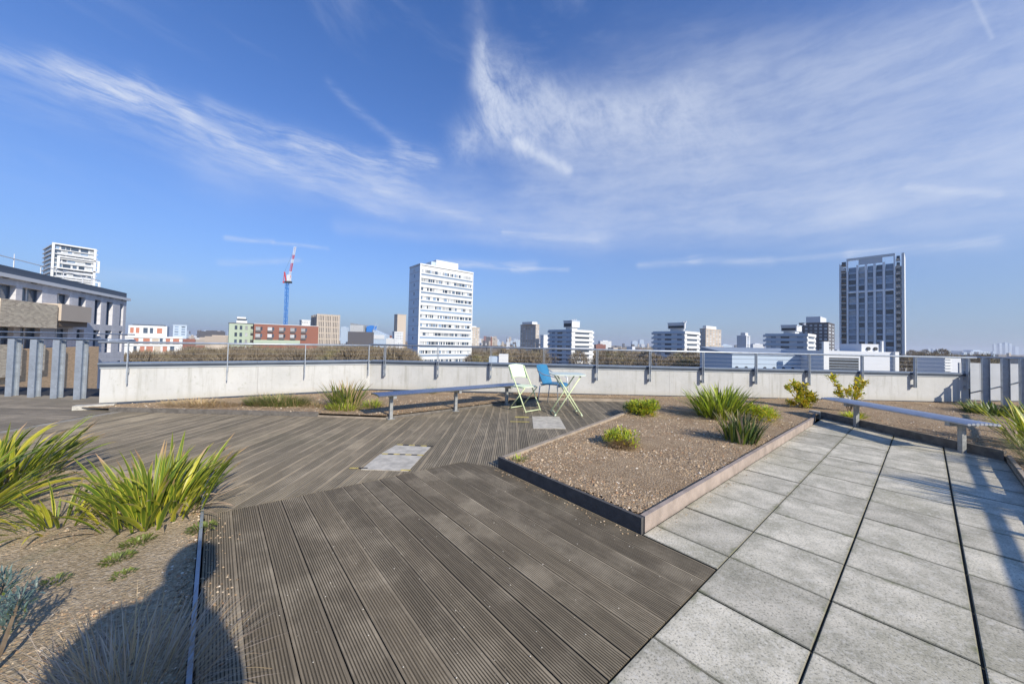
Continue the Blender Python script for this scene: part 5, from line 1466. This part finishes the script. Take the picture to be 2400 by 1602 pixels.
# distant skyline pieces
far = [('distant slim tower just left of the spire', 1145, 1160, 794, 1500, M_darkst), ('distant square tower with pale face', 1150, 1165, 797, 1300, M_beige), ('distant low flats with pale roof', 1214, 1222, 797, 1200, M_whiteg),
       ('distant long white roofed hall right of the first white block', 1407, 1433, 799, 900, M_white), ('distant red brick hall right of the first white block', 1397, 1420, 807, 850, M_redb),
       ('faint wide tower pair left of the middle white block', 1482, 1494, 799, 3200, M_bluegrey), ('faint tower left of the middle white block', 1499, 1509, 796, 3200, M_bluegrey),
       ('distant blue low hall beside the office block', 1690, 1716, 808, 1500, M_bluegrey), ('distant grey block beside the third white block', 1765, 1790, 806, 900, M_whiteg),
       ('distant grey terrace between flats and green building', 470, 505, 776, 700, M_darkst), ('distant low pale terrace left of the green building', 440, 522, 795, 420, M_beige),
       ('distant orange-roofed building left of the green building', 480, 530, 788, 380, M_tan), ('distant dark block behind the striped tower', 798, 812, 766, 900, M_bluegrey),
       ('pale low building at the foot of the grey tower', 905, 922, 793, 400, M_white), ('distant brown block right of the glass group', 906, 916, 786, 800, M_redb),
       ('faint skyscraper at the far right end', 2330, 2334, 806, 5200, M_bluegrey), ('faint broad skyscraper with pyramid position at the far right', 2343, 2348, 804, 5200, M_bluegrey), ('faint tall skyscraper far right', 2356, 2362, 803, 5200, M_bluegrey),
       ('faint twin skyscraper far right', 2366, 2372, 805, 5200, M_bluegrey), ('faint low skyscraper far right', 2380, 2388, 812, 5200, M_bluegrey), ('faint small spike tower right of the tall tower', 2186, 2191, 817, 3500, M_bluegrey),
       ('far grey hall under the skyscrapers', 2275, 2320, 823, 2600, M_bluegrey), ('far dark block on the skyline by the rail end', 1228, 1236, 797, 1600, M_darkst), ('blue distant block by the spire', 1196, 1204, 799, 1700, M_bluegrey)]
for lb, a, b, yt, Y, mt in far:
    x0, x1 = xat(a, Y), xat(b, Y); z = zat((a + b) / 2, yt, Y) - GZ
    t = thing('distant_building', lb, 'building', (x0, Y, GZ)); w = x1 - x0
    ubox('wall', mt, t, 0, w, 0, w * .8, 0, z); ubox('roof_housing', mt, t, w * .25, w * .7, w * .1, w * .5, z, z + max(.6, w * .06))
Y = 1400.0; t = thing('church', 'distant dark church spire on the skyline left of the beige tower', 'church', (xat(1186, Y), Y, GZ))
m = MB(); zb = zat(1187, 803, Y) - GZ; zt2 = zat(1187, 787, Y) - GZ
m.box(0, 6, 0, 6, 0, zb); build('church_tower', m, M_darkst, t)
m = MB(); m.hexa([(0, 0, zb), (6, 0, zb), (6, 6, zb), (0, 6, zb), (2.9, 2.9, zt2), (3.1, 2.9, zt2), (3.1, 3.1, zt2), (2.9, 3.1, zt2)]); build('spire', m, M_darkst, t)

# ------------------------------------------------------------------ bare treetops and far rooftops
M_twig = bpy.data.materials.new('bare_twigs'); M_twig.use_nodes = True
T = NT(M_twig.node_tree); bs = M_twig.node_tree.nodes['Principled BSDF']
ri = T.node('ShaderNodeNewGeometry').outputs['Random Per Island']; gpos = T.node('ShaderNodeNewGeometry').outputs['Position']
nn = T.noise(gpos, .12, 3, .6)
c = T.mix(ri, (.155, .12, .08, 1), (.29, .235, .155, 1)); c = T.mix(T.mul(T.ramp(nn, .5, .68), .5), c, (.26, .25, .09, 1))
T.put(bs.inputs['Base Color'], c); bs.inputs['Roughness'].default_value = .9
def crown(V, Fc, x, y, zb, rx, rz_, n, ls, lw, rg):
    """one leafless crown: twigs fanning up and outwards from limbs"""
    for k in range(n):
        a = rg.uniform(0, 2 * pi); cz = rg.uniform(-.35, 1.0); r = sqrt(max(0, 1 - cz * cz)) * rg.uniform(.25, 1.0) ** .6
        p = np.array([x + rx * r * cos(a), y + rx * r * sin(a), zb + rz_ * cz])
        d = np.array([cos(a) * .7 * r + rg.normal(0, .35), sin(a) * .7 * r + rg.normal(0, .35), .8 + rg.normal(0, .35)]); d /= np.linalg.norm(d)
        l = ls * rg.uniform(.5, 1.3); s_ = np.cross(d, rg.normal(size=3)); s_ /= (np.linalg.norm(s_) + 1e-6); w = lw * rg.uniform(.6, 1.4)
        q = p + d * l
        i = len(V); V += [tuple(p - s_ * w), tuple(p + s_ * w), tuple(q)]; Fc.append((i, i + 1, i + 2))
def treetops(name, label, spec, seed):
    V = []; Fc = []; rg = np.random.default_rng(seed)
    for (px, Y, py, rx, n) in spec:
        x = xat(px, Y); z = zat(px, py, Y); crown(V, Fc, x, Y, z - rx * .9, rx, rx * .9, n, rx * .42, rx * .020, rg)
        for k in range(6):                          # limbs
            a = rg.uniform(0, 6.28); i = len(V); b = (x + rx * .6 * cos(a), Y + rx * .6 * sin(a), z - rx * .3)
            V += [(x - .18, Y, z - rx * 2.2), (x + .18, Y, z - rx * 2.2), b]; Fc.append((i, i + 1, i + 2))
    me = bpy.data.meshes.new(name); me.from_pydata(V, [], Fc); me.materials.append(M_twig); me.update()
    return put(name, me, kind='stuff', label=label, cat='trees')
R = random.Random(17)
spec = []
px = 296
while px < 960:
    Y = R.uniform(62, 84); spec.append((px, Y, R.uniform(822, 836) + (8 if px < 440 else 0), R.uniform(2.6, 4.0), 2400)); px += R.uniform(15, 30)
px = 310
while px < 1000:
    Y = R.uniform(100, 135); spec.append((px, Y, R.uniform(816, 827) + (14 if px < 440 else 0), R.uniform(3.5, 5.5), 1500)); px += R.uniform(16, 30)
treetops('treetops', 'mass of bare brown treetops beyond the left wall', spec, 1)
spec = []
px = 1100
while px < 1720:
    Y = R.uniform(190, 330); spec.append((px, Y, R.uniform(821, 829) + (px - 1100) * .010, R.uniform(5, 8), 900)); px += R.uniform(10, 18)
px = 1110
while px < 1720:
    Y = R.uniform(90, 150)
    if not 1270 < px < 1400: spec.append((px, Y, R.uniform(834, 846), R.uniform(3.0, 4.5), 1100))
    px += R.uniform(20, 34)
treetops('treetops', 'mass of olive brown treetops between the white blocks', spec, 2)
spec = [(2136, 260, 822, 3.5, 700), (2155, 280, 825, 4, 700), (2168, 250, 821, 3, 600), (2208, 200, 820, 3.5, 900), (2190, 220, 828, 4, 800)]
for k in range(14): spec.append((2125 + k * 14, R.uniform(120, 200), R.uniform(833, 839), 4.0, 900))
treetops('treetops', 'bare treetops right of the tall tower', spec, 3)
# a carpet of far roofs and woods out to the horizon
def far_roofs():
    rg = np.random.default_rng(5); mats_ = [M_tan, M_brown, M_darkst, M_whiteg, M_redb, M_white, M_beige]
    m = MB()
    for k in range(2600):
        Y = 260 * (3800 / 260) ** rg.random(); px = rg.uniform(-100, 2500); x = (px - 1200) / 820 * Y
        if Y < 420 and not (1095 < px < 1290 or 1390 < px < 1540 or 380 < px < 530): continue
        w = rg.uniform(8, 26) * (1 + Y / 2500); h = rg.uniform(7, 15) + (rg.random() < .10) * rg.uniform(4, 12); a = ANG
        ex = Vector((cos(a), sin(a), 0)) * w / 2; ey = Vector((-sin(a), cos(a), 0)) * rg.uniform(4, 8)
        mi = int(rg.choice(7, p=[.22, .28, .20, .10, .08, .05, .07]))
        m.obox((x, Y, GZ + h / 2), ex, ey, (0, 0, h / 2), mi)
    return build('distant_rooftops', m, mats_, kind='stuff', label='carpet of far low rooftops out to the horizon', cat='rooftops')
far_roofs()
def far_skyline():
    rg = np.random.default_rng(31); m = MB(); mats_ = [M_bluegrey, M_darkst, M_tan, M_whiteg, M_redb]
    for k in range(230):
        if k < 150: px = rg.choice([rg.uniform(430, 560), rg.uniform(600, 930), rg.uniform(1110, 1290), rg.uniform(1110, 1230)])
        else: px = rg.uniform(1380, 2390)
        Y = rg.uniform(900, 3200); x = (px - 1200) / 820 * Y; hz = rg.uniform(-4, 7) ** 1 if k >= 150 else rg.uniform(-3, 14)
        z = 27 + hz / 820 * Y
        if z < 8: continue
        w = rg.uniform(5, 16) * Y / 1500; m.obox((x, Y, GZ + z / 2), (w / 2, 0, 0), (0, w / 2, 0), (0, 0, z / 2), int(rg.choice(5, p=[.3, .25, .25, .15, .05])))
        if rg.random() < .3: m.obox((x, Y, GZ + z + w * .15), (w / 5, 0, 0), (0, w / 5, 0), (0, 0, w * .16), 3)
    for k in range(7):                          # far cranes
        px = rg.uniform(560, 760); Y = rg.uniform(1200, 1900); x = (px - 1200) / 820 * Y; z = 27 + rg.uniform(14, 30) / 820 * Y
        m.bar((x, Y, GZ), (x, Y, GZ + z), 1.6, m=3); m.bar((x, Y, GZ + z), (x + rg.uniform(-22, 22), Y, GZ + z + rg.uniform(5, 20)), 1.2, m=4)
    return build('distant_skyline', m, mats_, kind='stuff', label='scatter of tiny hazy buildings and cranes along the skyline', cat='skyline')
far_skyline()
def far_woods():
    rg = np.random.default_rng(6); V = []; Fc = []
    for k in range(1500):
        Y = 240 * (4200 / 240) ** rg.random(); px = rg.uniform(-100, 2500); x = (px - 1200) / 820 * Y
        r = rg.uniform(6, 10) * (1 + Y / 900); n = 34
        for q in range(n):
            a = rg.uniform(0, 6.28); rr = r * sqrt(rg.random()); p = (x + rr * cos(a), Y + rr * sin(a), GZ + rg.uniform(5, 15) + Y * .0006)
            s_ = r * .20; i = len(V)
            V += [(p[0] - s_, p[1], p[2] - s_ * .8), (p[0] + s_, p[1] + rg.uniform(-s_, s_), p[2] - s_ * .8), (p[0] + rg.uniform(-s_, s_), p[1], p[2] + s_ * .6)]; Fc.append((i, i + 1, i + 2))
    me = bpy.data.meshes.new('distant_woods'); me.from_pydata(V, [], Fc); me.materials.append(M_twig); me.update()
    put('distant_woods', me, kind='stuff', label='far brown woods and garden trees between the roofs', cat='trees')
far_woods()

# ------------------------------------------------------------------ the photographer, whose shadow falls on the soil bed
def skin(name, pts, edges, radii, root_i, material, parent, sub=2):
    me = bpy.data.meshes.new(name); me.from_pydata(pts, edges, []); me.update()
    o = put(name, me, parent)
    sk = o.modifiers.new('skin', 'SKIN'); sk.use_smooth_shade = True
    lay = me.skin_vertices[0].data
    for i, r in enumerate(radii): lay[i].radius = (r, r) if not isinstance(r, tuple) else r; lay[i].use_root = (i == root_i)
    ss = o.modifiers.new('sub', 'SUBSURF'); ss.levels = sub; ss.render_levels = sub
    me.materials.append(material); return o
def person():
    M_skin = mat('skin', (.52, .33, .25), .55); M_cloth = mat('dark_jacket_cloth', (.05, .06, .09), .9, 0, .2, 40); M_trous = mat('dark_trouser_cloth', (.06, .06, .065), .9, 0, .2, 40); M_hair = mat('dark_hair', (.04, .028, .02), .7)
    root = thing('person', 'person in a dark jacket standing behind the viewpoint holding a camera', 'person', (.12, -.33, 0), radians(0))
    # local frame: y forwards (towards the view)
    P = [(0, 0, .98), (0, -.01, 1.16), (0, .0, 1.36), (.0, .02, 1.50), (.02, .05, 1.58),      # pelvis..neck
         (.10, 0, .92), (.12, .03, .52), (.12, -.02, .10), (.12, .14, .04),                        # right leg
         (-.10, 0, .92), (-.13, .02, .52), (-.14, -.03, .10), (-.15, .13, .04),                    # left leg
         (.19, 0, 1.45), (.25, .06, 1.20), (.06, .13, 1.23),                                        # right arm bent forward
         (-.19, 0, 1.47), (-.31, .02, 1.26), (-.17, .12, 1.22)]                                    # left arm
    E_ = [(0, 1), (1, 2), (2, 3), (3, 4), (0, 5), (5, 6), (6, 7), (7, 8), (0, 9), (9, 10), (10, 11), (11, 12), (2, 13), (13, 14), (14, 15), (2, 16), (16, 17), (17, 18)]
    rad = [(.16, .11), (.15, .10), (.18, .12), (.07, .06), .055, .095, .062, .042, .038, .095, .062, .042, .038, .065, .048, .03, .065, .048, .03]
    skin('body', P, E_, rad, 0, M_skin, root)
    skin('jacket', [P[i] for i in (0, 1, 2, 3, 13, 14, 15, 16, 17, 18)], [(0, 1), (1, 2), (2, 3), (2, 4), (4, 5), (5, 6), (2, 7), (7, 8), (8, 9)], [(.19, .135), (.18, .125), (.21, .14), (.095, .085), .088, .068, .046, .088, .068, .046], 0, M_cloth, root)
    skin('trousers', [P[i] for i in (0, 5, 6, 7, 9, 10, 11)], [(0, 1), (1, 2), (2, 3), (0, 4), (4, 5), (5, 6)], [(.17, .125), .112, .08, .062, .112, .08, .062], 0, M_trous, root)
    # head: a shaped ellipsoid with nose and ears
    def ell(c, r, n=20, mfn=None):
        m = MB(); rows = n // 2
        G = []
        for i in range(rows + 1):
            th = pi * i / rows; G.append([])
            for j in range(n):
                ph = 2 * pi * j / n; v = Vector((sin(th) * cos(ph), sin(th) * sin(ph), cos(th)))
                if mfn: v = mfn(v)
                G[-1].append(m.vert((c[0] + v.x * r[0], c[1] + v.y * r[1], c[2] + v.z * r[2])))
        for i in range(rows):
            for j in range(n): m.face((G[i][j], G[i + 1][j], G[i + 1][(j + 1) % n], G[i][(j + 1) % n]))
        return m
    def face(v):
        v = v.copy()
        if v.z < 0: v.x *= 1 - .30 * (-v.z); v.y *= 1 - .1 * (-v.z)
        if v.y > .8 and abs(v.x) < .22 and -.35 < v.z < .1: v.y += .18
        if v.y > .6 and .15 < abs(v.x) < .5 and 0 < v.z < .22: v.y -= .08
        return v
    hc = (.075, .10, 1.715)
    build('head', ell(hc, (.080, .102, .130), 36, face), M_skin, root, smooth=True)
    build('hair', ell((hc[0], hc[1] - .016, hc[2] + .022), (.112, .125, .138), 24, lambda v: v if not (v.y > .45 and v.z < .35) else v * .82), M_hair, root, smooth=True)
    build('hood', ell((.045, .02, 1.53), (.125, .115, .15), 20), M_cloth, root, smooth=True)
    for s in (-1, 1):
        build('ear', ell((hc[0] + s * .078, hc[1] - .01, hc[2] - .01), (.012, .022, .034), 10), M_skin, root, smooth=True)
        build('eye', ell((hc[0] + s * .032, hc[1] + .083, hc[2] + .015), (.013, .010, .010), 10), mat('eye_white', (.6, .6, .6), .3), root, smooth=True)
    build('mouth', ell((hc[0], hc[1] + .086, hc[2] - .062), (.024, .008, .006), 10), mat('lips', (.40, .18, .15), .5), root, smooth=True)
    for s, w in ((1, P[15]), (-1, P[18])):
        w = Vector(w)
        palm = w + Vector((-.03 * s, .05, .0))
        pts = [tuple(w), tuple(palm)]; ed = [(0, 1)]; rd = [.026, .034]
        for f, (oz, ln) in enumerate(((.030, .068), (.010, .076), (-.010, .070), (-.030, .056))):
            i = len(pts); a = palm + Vector((-.012 * s, .012, oz)); b = a + Vector((-.4 * ln * s, .5 * ln, 0)); c_ = b + Vector((-.55 * ln * s, .05 * ln, 0))
            pts += [tuple(a), tuple(b), tuple(c_)]; ed += [(1, i), (i, i + 1), (i + 1, i + 2)]; rd += [.010, .009, .008]
        i = len(pts); pts += [tuple(palm + Vector((-.01 * s, -.01, .045))), tuple(palm + Vector((-.035 * s, .015, .065)))]; ed += [(1, i), (i, i + 1)]; rd += [.012, .010]
        skin('hand', pts, ed, rd, 0, M_skin, root, 1)
    for s in (-1, 1):
        x = .12 if s > 0 else -.145
        m = MB(); n = 14; ring = [(x + .045 * cos(2 * pi * k / n), .05 + .13 * sin(2 * pi * k / n)) for k in range(n)]
        m.prism(ring, 0, .03); m.prism([(x + .038 * cos(2 * pi * k / n), .03 + .10 * sin(2 * pi * k / n)) for k in range(n)], .031, .085)
        build('shoe', m, M_rubber, root)
person()
m = MB(); m.box(-.07, .07, -.035, .035, -.05, .05); m.box(-.03, .03, -.03, .03, .052, .075); m.tube([(.0, .036, 0), (.0, .062, 0)], .036, 16)
build('camera_body', m, M_rubber, loc=(.0, -.10, 1.245), label='black camera held by the person behind the viewpoint', cat='camera')

# ------------------------------------------------------------------ the air over the city
M_haze = bpy.data.materials.new('haze_air'); M_haze.use_nodes = True
nt = M_haze.node_tree; nt.nodes.clear()
o_ = nt.nodes.new('ShaderNodeOutputMaterial'); v_ = nt.nodes.new('ShaderNodeVolumePrincipled')
v_.inputs['Color'].default_value = (.86, .91, 1.0, 1); v_.inputs['Density'].default_value = .00016; v_.inputs['Anisotropy'].default_value = .2
nt.links.new(v_.outputs[0], o_.inputs['Volume'])
mb = MB(); mb.box(-9200, 9200, -9200, 9200, -27.0, 96.0)
build('haze', mb, M_haze, kind='stuff')
